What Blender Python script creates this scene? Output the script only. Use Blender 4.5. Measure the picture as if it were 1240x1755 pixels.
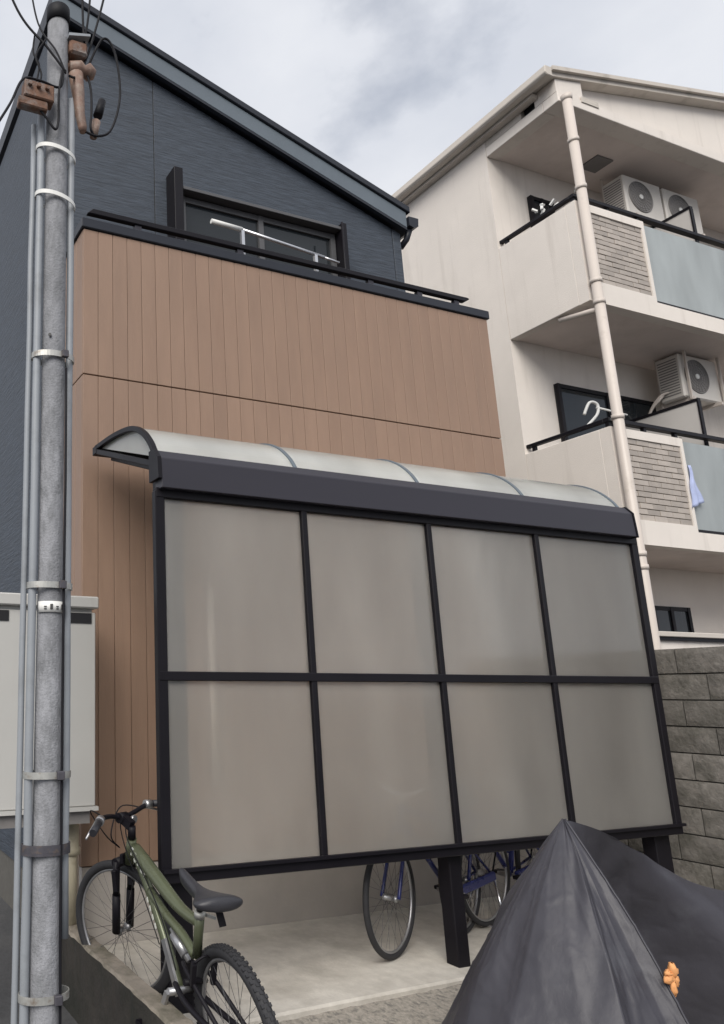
import bpy, bmesh, math, random
from mathutils import Vector, Matrix, noise as mnoise
random.seed(7)
for o in list(bpy.data.objects): bpy.data.objects.remove(o)
SC = bpy.context.scene
COL = SC.collection

# ------------------------------------------------------------------ camera, sky, sun, exposure
cd = bpy.data.cameras.new('camera'); cam = bpy.data.objects.new('camera', cd); COL.objects.link(cam)
RX = Vector((0.93531, -0.35386, 0.0)); RYD = Vector((0.07731, 0.20435, -0.97584)); RZF = Vector((0.34531, 0.91271, 0.21848))
RX.normalize(); RZF.normalize(); UP = (-RYD).normalized()
M = Matrix((RX, UP, -RZF)).transposed().to_4x4()
M.translation = (0, 0, 1.6)
cam.matrix_world = M
cd.sensor_fit = 'VERTICAL'; cd.sensor_height = 36.0; cd.sensor_width = 36.0 * 724 / 1024
cd.lens = 1283 / 1755 * 36.0
cd.shift_x = (620 - 168) / 1755; cd.shift_y = (900 - 877.5) / 1755
cd.clip_start = 0.05; cd.clip_end = 3000
SC.camera = cam

SUN_EL, SUN_AZ = math.radians(40), math.radians(219)      # azimuth measured clockwise from +Y
w = bpy.data.worlds.new('World'); SC.world = w; w.use_nodes = True
wn, wl = w.node_tree.nodes, w.node_tree.links
for n in list(wn): wn.remove(n)
wo = wn.new('ShaderNodeOutputWorld'); bg = wn.new('ShaderNodeBackground')
sky = wn.new('ShaderNodeTexSky'); sky.sky_type = 'NISHITA'; sky.sun_disc = False
sky.sun_elevation = SUN_EL; sky.sun_rotation = SUN_AZ; sky.air_density = 1.0; sky.dust_density = 2.0
tc = wn.new('ShaderNodeTexCoord'); mp = wn.new('ShaderNodeMapping'); mp.inputs['Scale'].default_value = (1.5, 1.5, 2.4)
mp.inputs['Location'].default_value = (3.1, 0.4, 0.2)
n1 = wn.new('ShaderNodeTexNoise'); n1.inputs['Scale'].default_value = 1.7; n1.inputs['Detail'].default_value = 7; n1.inputs['Roughness'].default_value = 0.52
n2 = wn.new('ShaderNodeTexNoise'); n2.inputs['Scale'].default_value = 3.4; n2.inputs['Detail'].default_value = 6; n2.inputs['Roughness'].default_value = 0.5
r1 = wn.new('ShaderNodeValToRGB'); r1.color_ramp.elements[0].position = 0.22; r1.color_ramp.elements[1].position = 0.46
r2 = wn.new('ShaderNodeValToRGB')
r2.color_ramp.elements[0].position = 0.32; r2.color_ramp.elements[0].color = (6.3, 6.6, 7.3, 1)
r2.color_ramp.elements[1].position = 0.66; r2.color_ramp.elements[1].color = (7.5, 7.7, 8.2, 1)
mx = wn.new('ShaderNodeMix'); mx.data_type = 'RGBA'
wl.new(tc.outputs['Generated'], mp.inputs['Vector']); wl.new(mp.outputs[0], n1.inputs['Vector']); wl.new(mp.outputs[0], n2.inputs['Vector'])
wl.new(n1.outputs['Fac'], r1.inputs['Fac']); wl.new(n2.outputs['Fac'], r2.inputs['Fac'])
wl.new(r1.outputs['Color'], mx.inputs[0]); wl.new(sky.outputs[0], mx.inputs[6]); wl.new(r2.outputs['Color'], mx.inputs[7])
wl.new(mx.outputs[2], bg.inputs['Color']); bg.inputs['Strength'].default_value = 0.05
wl.new(bg.outputs[0], wo.inputs['Surface'])

sd = bpy.data.lights.new('sun', 'SUN'); sd.energy = 1.5; sd.angle = math.radians(40); sd.color = (1.0, 0.95, 0.88)
so = bpy.data.objects.new('sun', sd); COL.objects.link(so)
sdir = Vector((math.sin(SUN_AZ) * math.cos(SUN_EL), math.cos(SUN_AZ) * math.cos(SUN_EL), math.sin(SUN_EL)))
so.rotation_euler = (-sdir).to_track_quat('-Z', 'Y').to_euler(); so.location = (-6, -8, 14)
SC.view_settings.view_transform = 'Standard'; SC.view_settings.look = 'None'
SC.view_settings.gamma = 1; SC.view_settings.exposure = 1.1
SC.render.resolution_x = 724; SC.render.resolution_y = 1024
SC.render.engine = 'CYCLES'

# ------------------------------------------------------------------ materials
MATS = {}
def lin(c): return tuple(((x / 255) / 12.92 if x / 255 <= 0.04045 else ((x / 255 + 0.055) / 1.055) ** 2.4) for x in c)
def mat(name, col, rough=0.6, var=0.15, scale=6.0, stretch=(1, 1, 1), bump=0.0, bscale=60.0, bstretch=None, metal=0.0,
        rnd=0.0, stain=None, stain_scale=2.0, stain_pos=(0.5, 0.7), stain_stretch=(1, 1, 1), spec=0.5, world=False):
    m = bpy.data.materials.new(name); m.use_nodes = True; MATS[name] = m
    nt = m.node_tree; N, L = nt.nodes, nt.links; b = N['Principled BSDF']
    b.inputs['Roughness'].default_value = rough; b.inputs['Metallic'].default_value = metal
    b.inputs['Specular IOR Level'].default_value = spec
    t = N.new('ShaderNodeTexCoord')
    if world:
        g = N.new('ShaderNodeNewGeometry'); src = g.outputs['Position']
    else: src = t.outputs['Object']
    def noise(sc, st, det=5, ro=0.6):
        p = N.new('ShaderNodeMapping'); p.inputs['Scale'].default_value = st
        oi = N.new('ShaderNodeObjectInfo'); L.new(src, p.inputs['Vector'])
        n = N.new('ShaderNodeTexNoise'); n.noise_dimensions = '4D'; n.inputs['Scale'].default_value = sc
        n.inputs['Detail'].default_value = det; n.inputs['Roughness'].default_value = ro
        L.new(p.outputs[0], n.inputs['Vector'])
        if not world:
            k = N.new('ShaderNodeMath'); k.operation = 'MULTIPLY'; k.inputs[1].default_value = 40; L.new(oi.outputs['Random'], k.inputs[0]); L.new(k.outputs[0], n.inputs['W'])
        return n.outputs['Fac']
    f = noise(scale, stretch)
    mr = N.new('ShaderNodeMapRange'); mr.inputs[1].default_value = 0.25; mr.inputs[2].default_value = 0.75
    mr.inputs[3].default_value = 1 - var; mr.inputs[4].default_value = 1 + var; L.new(f, mr.inputs[0])
    val = mr.outputs[0]
    if rnd:
        oi = N.new('ShaderNodeObjectInfo'); m2 = N.new('ShaderNodeMapRange'); m2.inputs[3].default_value = 1 - rnd; m2.inputs[4].default_value = 1 + rnd
        L.new(oi.outputs['Random'], m2.inputs[0]); k = N.new('ShaderNodeMath'); k.operation = 'MULTIPLY'; L.new(val, k.inputs[0]); L.new(m2.outputs[0], k.inputs[1]); val = k.outputs[0]
    vm = N.new('ShaderNodeVectorMath'); vm.operation = 'SCALE'; vm.inputs[0].default_value = col; L.new(val, vm.inputs['Scale'])
    c = vm.outputs[0]
    if stain:
        s = noise(stain_scale, stain_stretch, 6, 0.65); rp = N.new('ShaderNodeMapRange'); rp.inputs[1].default_value = stain_pos[0]; rp.inputs[2].default_value = stain_pos[1]
        L.new(s, rp.inputs[0]); x = N.new('ShaderNodeMix'); x.data_type = 'RGBA'; L.new(rp.outputs[0], x.inputs[0]); L.new(c, x.inputs[6]); x.inputs[7].default_value = (*stain, 1); c = x.outputs[2]
    L.new(c, b.inputs['Base Color'])
    rr = N.new('ShaderNodeMapRange'); rr.inputs[3].default_value = max(0.02, rough - 0.1); rr.inputs[4].default_value = min(1, rough + 0.1); L.new(f, rr.inputs[0]); L.new(rr.outputs[0], b.inputs['Roughness'])
    if bump:
        h = noise(bscale, bstretch or (1, 1, 1), 6, 0.6); bp = N.new('ShaderNodeBump'); bp.inputs['Strength'].default_value = bump; bp.inputs['Distance'].default_value = 0.01
        L.new(h, bp.inputs['Height']); L.new(bp.outputs[0], b.inputs['Normal'])
    return m
mat('board', (0.275, 0.180, 0.128), 0.55, 0.09, 9, (1, 1, 0.15), 0.2, 120, (1, 1, 0.06), rnd=0.03, stain=(0.235, 0.150, 0.105), stain_scale=2.2, stain_pos=(0.5, 0.85), stain_stretch=(1, 1, 0.25))
mat('siding', (0.044, 0.055, 0.073), 0.62, 0.42, 11, (0.45, 0.45, 3.6), 1.0, 13, (0.3, 0.3, 3.4))
mat('plinth', (0.42, 0.39, 0.36), 0.85, 0.12, 3, bump=0.3, bscale=40)
mat('black_metal', (0.009, 0.008, 0.011), 0.48, 0.15, 5, bump=0.03, bscale=200, spec=0.2)
mat('gutter_metal', (0.022, 0.020, 0.029), 0.45, 0.12, 3, (0.3, 1, 1))
mat('fascia', (0.115, 0.140, 0.165), 0.5, 0.10, 3)
mat('roof_metal', (0.022, 0.025, 0.034), 0.45, 0.1, 3, spec=0.3)
mat('grey_trim', (0.085, 0.085, 0.09), 0.5, 0.1, 4)
mat('alum', (0.62, 0.62, 0.64), 0.32, 0.08, 6, metal=0.85)
mat('chrome', (0.72, 0.72, 0.74), 0.22, 0.1, 20, metal=1.0)
mat('render_wall', (0.755, 0.70, 0.645), 0.9, 0.07, 1.2, bump=0.4, bscale=110, stain=(0.55, 0.50, 0.45), stain_scale=1.5, stain_pos=(0.54, 0.88), stain_stretch=(3.6, 3.6, 0.22), world=True)
mat('soffit', (0.74, 0.66, 0.615), 0.9, 0.08, 1.5, bump=0.15, bscale=60, stain=(0.58, 0.51, 0.46), stain_scale=1.6, stain_pos=(0.5, 0.8), world=True)
mat('trim_stone', (0.56, 0.515, 0.465), 0.85, 0.08, 2.5, bump=0.2, bscale=60, stain=(0.30, 0.27, 0.23), stain_scale=3.0, stain_pos=(0.55, 0.85), world=True)
mat('wall_tile', (0.40, 0.355, 0.315), 0.5, 0.12, 10, rnd=0.16)
mat('grout', (0.33, 0.295, 0.265), 0.95, 0.1, 10)
mat('pipe_pvc', (0.58, 0.52, 0.47), 0.45, 0.08, 2, (1, 1, 0.3), stain=(0.33, 0.29, 0.24), stain_scale=4, stain_pos=(0.6, 0.85))
mat('beige_pipe', (0.44, 0.40, 0.30), 0.5, 0.1, 3, stain=(0.2, 0.17, 0.12), stain_scale=5, stain_pos=(0.55, 0.8))
mat('conduit', (0.27, 0.29, 0.315), 0.5, 0.12, 2, (1, 1, 0.3), stain=(0.17, 0.18, 0.19), stain_scale=5, stain_pos=(0.5, 0.8))
mat('pole_concrete', (0.27, 0.275, 0.295), 0.85, 0.28, 7, (1, 1, 0.35), 0.6, 90, stain=(0.165, 0.17, 0.18), stain_scale=26, stain_pos=(0.42, 0.68), stain_stretch=(1, 1, 0.4))
mat('rust', (0.16, 0.085, 0.055), 0.8, 0.4, 25, bump=0.4, bscale=80, stain=(0.22, 0.20, 0.19), stain_scale=12, stain_pos=(0.5, 0.65))
mat('band_metal', (0.42, 0.42, 0.40), 0.45, 0.2, 20, metal=0.5, stain=(0.2, 0.13, 0.08), stain_scale=30, stain_pos=(0.55, 0.75))
mat('white_plastic', (0.72, 0.72, 0.70), 0.5, 0.06, 10)
mat('ceramic', (0.20, 0.125, 0.095), 0.55, 0.4, 18, bump=0.3, bscale=60, stain=(0.30, 0.25, 0.21), stain_scale=14, stain_pos=(0.5, 0.7))
mat('cabinet', (0.48, 0.475, 0.455), 0.42, 0.05, 2, stain=(0.38, 0.375, 0.33), stain_scale=2, stain_pos=(0.6, 0.9), stain_stretch=(2, 2, 0.3))
mat('cable', (0.010, 0.010, 0.013), 0.6, 0.1, 5, spec=0.2)
mat('dark_void', (0.015, 0.015, 0.018), 0.9, 0.1, 5)
mat('ac_white', (0.60, 0.57, 0.53), 0.45, 0.05, 3, stain=(0.42, 0.38, 0.32), stain_scale=4, stain_pos=(0.6, 0.9))
mat('ac_grey', (0.20, 0.19, 0.185), 0.6, 0.1, 8)
mat('concrete', (0.53, 0.50, 0.45), 0.88, 0.14, 14, bump=0.5, bscale=60, stain=(0.30, 0.275, 0.24), stain_scale=2.6, stain_pos=(0.44, 0.78), world=True)
mat('apron', (0.29, 0.265, 0.23), 0.92, 0.35, 45, bump=0.9, bscale=55, stain=(0.16, 0.15, 0.135), stain_scale=30, stain_pos=(0.5, 0.62), world=True)
mat('asphalt', (0.055, 0.055, 0.057), 0.9, 0.3, 30, bump=0.6, bscale=90, stain=(0.09, 0.088, 0.085), stain_scale=2, stain_pos=(0.5, 0.8), world=True)
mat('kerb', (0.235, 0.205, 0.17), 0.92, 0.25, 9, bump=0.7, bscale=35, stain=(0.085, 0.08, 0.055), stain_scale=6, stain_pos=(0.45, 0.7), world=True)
mat('kerb_side_shade', (0.036, 0.031, 0.026), 0.95, 0.35, 7, bump=0.8, bscale=30, stain=(0.016, 0.017, 0.012), stain_scale=4, stain_pos=(0.42, 0.65), world=True)  # shade of the occluded outer face put into the colour, plus mottled staining
mat('block', (0.18, 0.168, 0.153), 0.95, 0.38, 9, bump=1.0, bscale=32, rnd=0.2, stain=(0.075, 0.072, 0.06), stain_scale=6, stain_pos=(0.42, 0.72))
mat('joint', (0.12, 0.078, 0.055), 0.9, 0.1, 10)
mat('mortar', (0.10, 0.095, 0.085), 0.95, 0.2, 20)
mat('cover', (0.044, 0.043, 0.053), 0.48, 0.12, 7, bump=0.35, bscale=14, bstretch=(1.0, 1.0, 0.6), spec=0.4, stain=(0.085, 0.088, 0.10), stain_scale=2.5, stain_pos=(0.55, 0.85))
mat('orange', (0.70, 0.33, 0.13), 0.7, 0.2, 40, bump=0.3, bscale=100)
mat('bike_green', (0.105, 0.118, 0.070), 0.26, 0.12, 10, metal=0.25)
mat('bike_blue', (0.014, 0.022, 0.13), 0.28, 0.1, 10)
mat('rubber', (0.022, 0.022, 0.025), 0.7, 0.2, 30, bump=0.3, bscale=200)
mat('saddle', (0.030, 0.030, 0.036), 0.42, 0.15, 15, bump=0.15, bscale=200)
mat('silver', (0.45, 0.45, 0.46), 0.35, 0.12, 15, metal=0.8)
mat('spoke', (0.10, 0.10, 0.105), 0.4, 0.1, 15, metal=0.6)
mat('cloth_blue', (0.42, 0.48, 0.70), 0.85, 0.1, 15)
mat('partition', (0.52, 0.50, 0.48), 0.6, 0.06, 2)
mat('dark_band', (0.075, 0.072, 0.085), 0.6, 0.3, 25, metal=0.3, stain=(0.16, 0.12, 0.09), stain_scale=30, stain_pos=(0.5, 0.7))
mat('ink', (0.05, 0.05, 0.05), 0.6, 0.1, 10)
mat('letter', (0.62, 0.63, 0.58), 0.5, 0.1, 10)

def glassy(name, col, alpha_rough, tr, diff, transl, rough_ref=0.12):
    """frosted sheet: rough refraction + body scattering + a soft surface reflection"""
    m = bpy.data.materials.new(name); m.use_nodes = True; MATS[name] = m
    N, L = m.node_tree.nodes, m.node_tree.links
    N.remove(N['Principled BSDF']); out = N['Material Output']
    d = N.new('ShaderNodeBsdfDiffuse'); d.inputs['Color'].default_value = (*diff, 1)
    t = N.new('ShaderNodeBsdfTranslucent'); t.inputs['Color'].default_value = (*transl, 1)
    r = N.new('ShaderNodeBsdfRefraction'); r.inputs['IOR'].default_value = 1.12; r.inputs['Roughness'].default_value = alpha_rough; r.inputs['Color'].default_value = (*col, 1)
    a = N.new('ShaderNodeAddShader'); L.new(d.outputs[0], a.inputs[0]); L.new(t.outputs[0], a.inputs[1])
    x = N.new('ShaderNodeMixShader'); x.inputs[0].default_value = tr; L.new(a.outputs[0], x.inputs[1]); L.new(r.outputs[0], x.inputs[2])
    g = N.new('ShaderNodeBsdfGlossy'); g.inputs['Roughness'].default_value = rough_ref
    fr = N.new('ShaderNodeFresnel'); fr.inputs['IOR'].default_value = 1.5
    y = N.new('ShaderNodeMixShader'); L.new(fr.outputs[0], y.inputs[0]); L.new(x.outputs[0], y.inputs[1]); L.new(g.outputs[0], y.inputs[2])
    tcn = N.new('ShaderNodeTexCoord'); ns = N.new('ShaderNodeTexNoise'); ns.inputs['Scale'].default_value = 1.6; ns.inputs['Detail'].default_value = 5
    mpn = N.new('ShaderNodeMapping'); mpn.inputs['Scale'].default_value = (1.6, 1, 0.5)
    geo = N.new('ShaderNodeNewGeometry'); L.new(geo.outputs['Position'], mpn.inputs['Vector']); L.new(mpn.outputs[0], ns.inputs['Vector'])
    mr = N.new('ShaderNodeMapRange'); mr.inputs[1].default_value = 0.3; mr.inputs[2].default_value = 0.7; mr.inputs[3].default_value = 0.78; mr.inputs[4].default_value = 1.16; L.new(ns.outputs['Fac'], mr.inputs[0])
    vm = N.new('ShaderNodeVectorMath'); vm.operation = 'SCALE'; vm.inputs[0].default_value = diff; L.new(mr.outputs[0], vm.inputs['Scale']); L.new(vm.outputs[0], d.inputs['Color'])
    bp = N.new('ShaderNodeBump'); bp.inputs['Strength'].default_value = 0.05; bp.inputs['Distance'].default_value = 0.02; L.new(ns.outputs['Fac'], bp.inputs['Height']); L.new(bp.outputs[0], g.inputs['Normal'])
    L.new(y.outputs[0], out.inputs['Surface'])
    return m
glassy('frosted', (0.93, 0.90, 0.85), 0.22, 0.60, (0.285, 0.275, 0.26), (0.70, 0.685, 0.65))
glassy('roof_sheet', (0.85, 0.86, 0.85), 0.35, 0.30, (0.46, 0.46, 0.435), (0.44, 0.44, 0.42), 0.2)
glassy('balcony_glass', (0.7, 0.74, 0.74), 0.4, 0.2, (0.40, 0.435, 0.44), (0.2, 0.215, 0.215), 0.12)
def win_glass():
    m = bpy.data.materials.new('window_glass'); m.use_nodes = True; MATS['window_glass'] = m
    b = m.node_tree.nodes['Principled BSDF']; b.inputs['Base Color'].default_value = (0.02, 0.024, 0.028, 1); b.inputs['Roughness'].default_value = 0.04; b.inputs['Specular IOR Level'].default_value = 0.35
win_glass()

# ------------------------------------------------------------------ mesh helpers
class MB:
    def __init__(s): s.v = []; s.f = []; s.sm = []
    def add(s, vs, fs, smooth=False):
        n = len(s.v); s.v += [tuple(p) for p in vs]; s.f += [tuple(i + n for i in f) for f in fs]; s.sm += [smooth] * len(fs); return s
    def box(s, x0, x1, y0, y1, z0, z1):
        vs = [(x, y, z) for x in (x0, x1) for y in (y0, y1) for z in (z0, z1)]
        return s.add(vs, [(0, 1, 3, 2), (4, 6, 7, 5), (0, 4, 5, 1), (2, 3, 7, 6), (0, 2, 6, 4), (1, 5, 7, 3)])
    def bar(s, a, b, wx, wz, up=(0, 0, 1)):
        """box beam from a to b; wx = width across, wz = height along up"""
        a, b = Vector(a), Vector(b); d = (b - a).normalized(); u = Vector(up); sd = d.cross(u)
        if sd.length < 1e-5: sd = d.cross(Vector((1, 0, 0)))
        sd.normalize(); u = sd.cross(d).normalized()
        vs = [p + sd * i * wx / 2 + u * j * wz / 2 for p in (a, b) for i, j in ((-1, -1), (1, -1), (1, 1), (-1, 1))]
        return s.add(vs, [(3, 2, 1, 0), (4, 5, 6, 7), (0, 1, 5, 4), (1, 2, 6, 5), (2, 3, 7, 6), (3, 0, 4, 7)])
    def tube(s, pts, r, n=10, cap=True, closed=False):
        pts = [Vector(p) for p in pts]; m = len(pts); rs = r if isinstance(r, (list, tuple)) else [r] * m
        vs = []; ref = None
        for i, p in enumerate(pts):
            if closed: d = pts[(i + 1) % m] - pts[i - 1]
            else: d = pts[min(i + 1, m - 1)] - pts[max(i - 1, 0)]
            d.normalize()
            if ref is None: ref = Vector((0, 0, 1)) if abs(d.z) < 0.9 else Vector((1, 0, 0))
            a = d.cross(ref).normalized(); ref = a.cross(d).normalized()
            vs += [p + a * math.cos(2 * math.pi * k / n) * rs[i] + ref * math.sin(2 * math.pi * k / n) * rs[i] for k in range(n)]
        fs = []
        for i in range(m if closed else m - 1):
            j = (i + 1) % m
            fs += [(i * n + k, i * n + (k + 1) % n, j * n + (k + 1) % n, j * n + k) for k in range(n)]
        s.add(vs, fs, True)
        if cap and not closed:
            o = len(s.v) - len(vs)
            s.f += [tuple(o + k for k in reversed(range(n))), tuple(o + (m - 1) * n + k for k in range(n))]; s.sm += [False, False]
        return s
    def prism(s, poly, axis, a, b):
        """extrude a 2D polygon along an axis between a and b. axis 'y': poly is (x,z); 'x': (y,z); 'z': (x,y)"""
        n = len(poly)
        def P(p, t): return {'y': (p[0], t, p[1]), 'x': (t, p[0], p[1]), 'z': (p[0], p[1], t)}[axis]
        vs = [P(p, a) for p in poly] + [P(p, b) for p in poly]
        fs = [tuple(range(n)), tuple(range(2 * n - 1, n - 1, -1))] + [(i, i + n, (i + 1) % n + n, (i + 1) % n) for i in range(n)]
        return s.add(vs, fs)
    def ring(s, c, h, u, R, r, n=56, m=8):
        c, h, u = Vector(c), Vector(h), Vector(u)
        return s.tube([c + h * R * math.cos(2 * math.pi * i / n) + u * R * math.sin(2 * math.pi * i / n) for i in range(n)], r, m, closed=True)
    def ball(s, c, r, n=12, m=8, sc=(1, 1, 1)):
        vs = [(c[0] + r * sc[0] * math.sin(math.pi * j / m) * math.cos(2 * math.pi * i / n), c[1] + r * sc[1] * math.sin(math.pi * j / m) * math.sin(2 * math.pi * i / n), c[2] + r * sc[2] * math.cos(math.pi * j / m)) for j in range(m + 1) for i in range(n)]
        fs = [(j * n + i, (j + 1) * n + i, (j + 1) * n + (i + 1) % n, j * n + (i + 1) % n) for j in range(m) for i in range(n)]
        return s.add(vs, fs, True)
WP = {}
def link(o, parent, at):
    COL.objects.link(o); WP[o.name] = Vector(at)
    if parent is not None:
        o.parent = parent; o.location = Vector(at) - WP[parent.name]
    else: o.location = at
    return o
def obj(name, mb, m, parent=None, bevel=0.0, at=None, fix=True):
    vs = mb.v
    if at is None:
        xs, ys, zs = zip(*vs); at = ((min(xs) + max(xs)) / 2, (min(ys) + max(ys)) / 2, min(zs))
    me = bpy.data.meshes.new(name); me.from_pydata([(p[0] - at[0], p[1] - at[1], p[2] - at[2]) for p in vs], [], mb.f)
    me.polygons.foreach_set('use_smooth', mb.sm)
    bm = bmesh.new(); bm.from_mesh(me)
    if fix: bmesh.ops.recalc_face_normals(bm, faces=bm.faces)
    if bevel: bmesh.ops.bevel(bm, geom=list(bm.edges), offset=bevel, segments=1, affect='EDGES', clamp_overlap=True)
    bm.to_mesh(me); bm.free()
    me.materials.append(MATS[m])
    return link(bpy.data.objects.new(name, me), parent, at)
def clone(o, parent, at, name=None, scale=None):
    c = bpy.data.objects.new(name or o.name.split('.')[0], o.data); link(c, parent, at)
    if scale: c.scale = scale
    return c
def tag(o, label, cat, group=None):
    o['label'] = label; o['category'] = cat
    if group: o['group'] = group
    return o
def thing(name, label, cat, at=(0, 0, 0), group=None):
    o = bpy.data.objects.new(name, None); o.empty_display_size = 0.1; link(o, None, at); return tag(o, label, cat, group)
def struct(o): o['kind'] = 'structure'; return o
def crom(pts, n=10):
    pts = [Vector(p) for p in pts]; out = []
    for i in range(len(pts) - 1):
        p0, p1, p2, p3 = pts[max(i - 1, 0)], pts[i], pts[i + 1], pts[min(i + 2, len(pts) - 1)]
        for k in range(n):
            t = k / n
            out.append(0.5 * ((2 * p1) + (p2 - p0) * t + (2 * p0 - 5 * p1 + 4 * p2 - p3) * t * t + (3 * p1 - p0 - 3 * p2 + p3) * t ** 3))
    return out + [pts[-1]]

# ------------------------------------------------------------------ ground
GZ = -0.20
g = MB(); g.add([(-600, -600, GZ), (600, -600, GZ), (600, 900, GZ), (-600, 900, GZ)], [(0, 1, 2, 3)])
struct(obj('ground', g, 'asphalt', at=(0, 0, GZ)))
KX0, KX1, KZ = 1.55, 1.665, 0.22
def grid_sheet(x0, x1, y0, y1, nx, ny, zf):
    b = MB(); vs = [(x0 + (x1 - x0) * i / nx, y0 + (y1 - y0) * j / ny, zf(x0 + (x1 - x0) * i / nx, y0 + (y1 - y0) * j / ny)) for j in range(ny + 1) for i in range(nx + 1)]
    return b.add(vs, [(j * (nx + 1) + i, j * (nx + 1) + i + 1, (j + 1) * (nx + 1) + i + 1, (j + 1) * (nx + 1) + i) for j in range(ny) for i in range(nx)], True)
# slab of the cycle park (a poured block) and the rougher apron sloping down to the street
FE = 3.70
sl = MB().prism([(KX1 - 0.02, FE - 0.06), (3.1, FE), (6.40, FE + 0.10), (6.40, 4.99), (KX1 - 0.02, 4.99)], 'z', -0.30, 0.0)
struct(obj('concrete_slab', sl, 'concrete', bevel=0.012))
rs = random.Random(3)
ap = grid_sheet(KX1 - 0.02, 6.42, 1.2, 3.9, 120, 70, lambda x, y: -0.025 - 0.115 * min(1, max(0, (3.75 - y) / 0.85)) - 0.055 * min(1, max(0, (2.9 - y) / 1.6)) + rs.uniform(-0.0035, 0.0035))
struct(obj('concrete_apron', ap, 'apron'))
# low kerb wall
k = MB(); ny = 70; prof = [(KX0, -0.3), (KX0 + 0.002, KZ - 0.012), (KX0 + 0.012, KZ), (KX1 - 0.012, KZ), (KX1, KZ - 0.012), (KX1, -0.3)]
vs = []
for j in range(ny + 1):
    y = 1.6 + 3.38 * j / ny
    for (px, pz) in prof:
        q = 0.004 if pz > -0.2 else 0
        vs.append((px + rs.uniform(-q, q), y, pz + rs.uniform(-q, q)))
k.add(vs, [(j * 6 + i, j * 6 + i + 1, (j + 1) * 6 + i + 1, (j + 1) * 6 + i) for j in range(ny) for i in range(5)] + [(0, 1, 2, 3, 4, 5), tuple(ny * 6 + i for i in (5, 4, 3, 2, 1, 0))])
kw = obj('kerb_wall', k, 'kerb'); kw.data.materials.append(MATS['kerb_side_shade'])
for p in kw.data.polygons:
    if p.normal.x < -0.9: p.material_index = 1  # outer faces take the colour with shade painted in
tag(kw, 'low stained concrete kerb wall with shade-darkened side running beside the green bicycle', 'kerb')

# ------------------------------------------------------------------ the brown and dark house
HX0, HX1, BY, DY = 1.76, 5.99, 4.98, 5.90
house = thing('house', 'narrow house with brown board balcony front and dark blue textured upper wall', 'house', (3.9, 6.0, GZ))
core = obj('wall', MB().box(HX0 + 0.018, HX1 - 0.018, BY + 0.018, DY - 0.002, 0.02, 5.17), 'joint', house)
obj('plinth', MB().box(HX0 + 0.012, HX1 - 0.012, BY + 0.010, DY, GZ - 0.1, 0.475), 'plinth', house)
SEAM = 3.96
def boards(x0, x1, n, z0, z1, core):
    wd = (x1 - x0) / n; b = MB(); g = 0.0017
    proto = None
    for i in range(n):
        c = (x0 + wd * (i + 0.5), BY + 0.009, z0)
        if proto is None:
            pm = MB().box(c[0] - wd / 2 + g, c[0] + wd / 2 - g, BY, BY + 0.018, z0, z1)
            proto = obj('cladding_board', pm, 'board', core, bevel=0.0025, at=c)
        else: clone(proto, core, c)
NB = 34
boards(HX0, HX1, NB, 0.485, SEAM - 0.005, core)
boards(HX0, HX1, NB, SEAM + 0.005, 5.195, core)
for zz0, zz1 in ((0.485, SEAM - 0.005), (SEAM + 0.005, 5.195)):
    for xx, nm in ((HX0, -1), (HX1 - 0.018, 1)):
        proto = None; n = 6; y0 = BY + 0.02; wd = (DY - y0) / n
        for i in range(n):
            c = (xx + 0.009, y0 + wd * (i + 0.5), zz0)
            if proto is None: proto = obj('cladding_board', MB().box(xx, xx + 0.018, c[1] - wd / 2 + 0.0035, c[1] + wd / 2 - 0.0035, zz0, zz1), 'board', core, bevel=0.0025, at=c)
            else: clone(proto, core, c)
cop = MB().box(HX0 - 0.02, HX1 + 0.02, BY - 0.02, BY + 0.16, 5.20, 5.285).box(HX0 - 0.02, HX0 + 0.12, BY + 0.16, DY, 5.20, 5.283).box(HX1 - 0.12, HX1 + 0.02, BY + 0.16, DY, 5.20, 5.283)
obj('coping', cop, 'roof_metal', house, bevel=0.006)
rl = MB().prism([(1.80, 5.362), (1.85, 5.412), (5.80, 5.412), (5.82, 5.398), (5.76, 5.362)], 'y', BY + 0.02, BY + 0.07)
rail = obj('balcony_rail', rl, 'black_metal', house, bevel=0.006)
pp = None
for x in (2.25, 3.22, 4.62, 5.20, 5.66):
    c = (x, BY + 0.055, 5.28)
    if pp is None: pp = obj('rail_post', MB().box(x - 0.03, x + 0.03, BY + 0.035, BY + 0.075, 5.28, 5.364), 'gutter_metal', rail, at=c)
    else: clone(pp, rail, c)
# dark upper wall
RS = -0.336                                    # roof slope dz/dx
def zr(x): return 8.29 + RS * (x - 2.09)       # top line of the roof verge at its front edge
WX1 = 5.91
def wz(x): return zr(x) - 0.30
dk = MB().prism([(HX0 + 0.012, GZ), (WX1 - 0.012, GZ), (WX1 - 0.012, wz(WX1)), (HX0 + 0.012, wz(HX0))], 'y', DY + 0.012, 16)
dwall = obj('upper_wall', dk, 'mortar', house)
for a, b_ in ((HX0 + 0.003, 2.826), (2.834, 5.79)):
    obj('siding_panel', MB().prism([(a, 0.2), (b_, 0.2), (b_, wz(b_)), (a, wz(a))], 'y', DY - 0.002, DY + 0.012), 'siding', dwall, bevel=0.003)
obj('corner_trim', MB().prism([(5.798, 0.2), (WX1, 0.2), (WX1, wz(WX1)), (5.798, wz(5.798))], 'y', DY - 0.006, DY + 0.02), 'siding', dwall, bevel=0.004)
obj('siding_panel', MB().box(HX0 - 0.002, HX0 + 0.012, DY + 0.015, 16, 0.2, wz(HX0)), 'siding', dwall)
obj('siding_panel', MB().box(WX1 - 0.012, WX1 + 0.002, DY + 0.025, 16, 0.2, wz(WX1)), 'siding', dwall)
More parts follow.
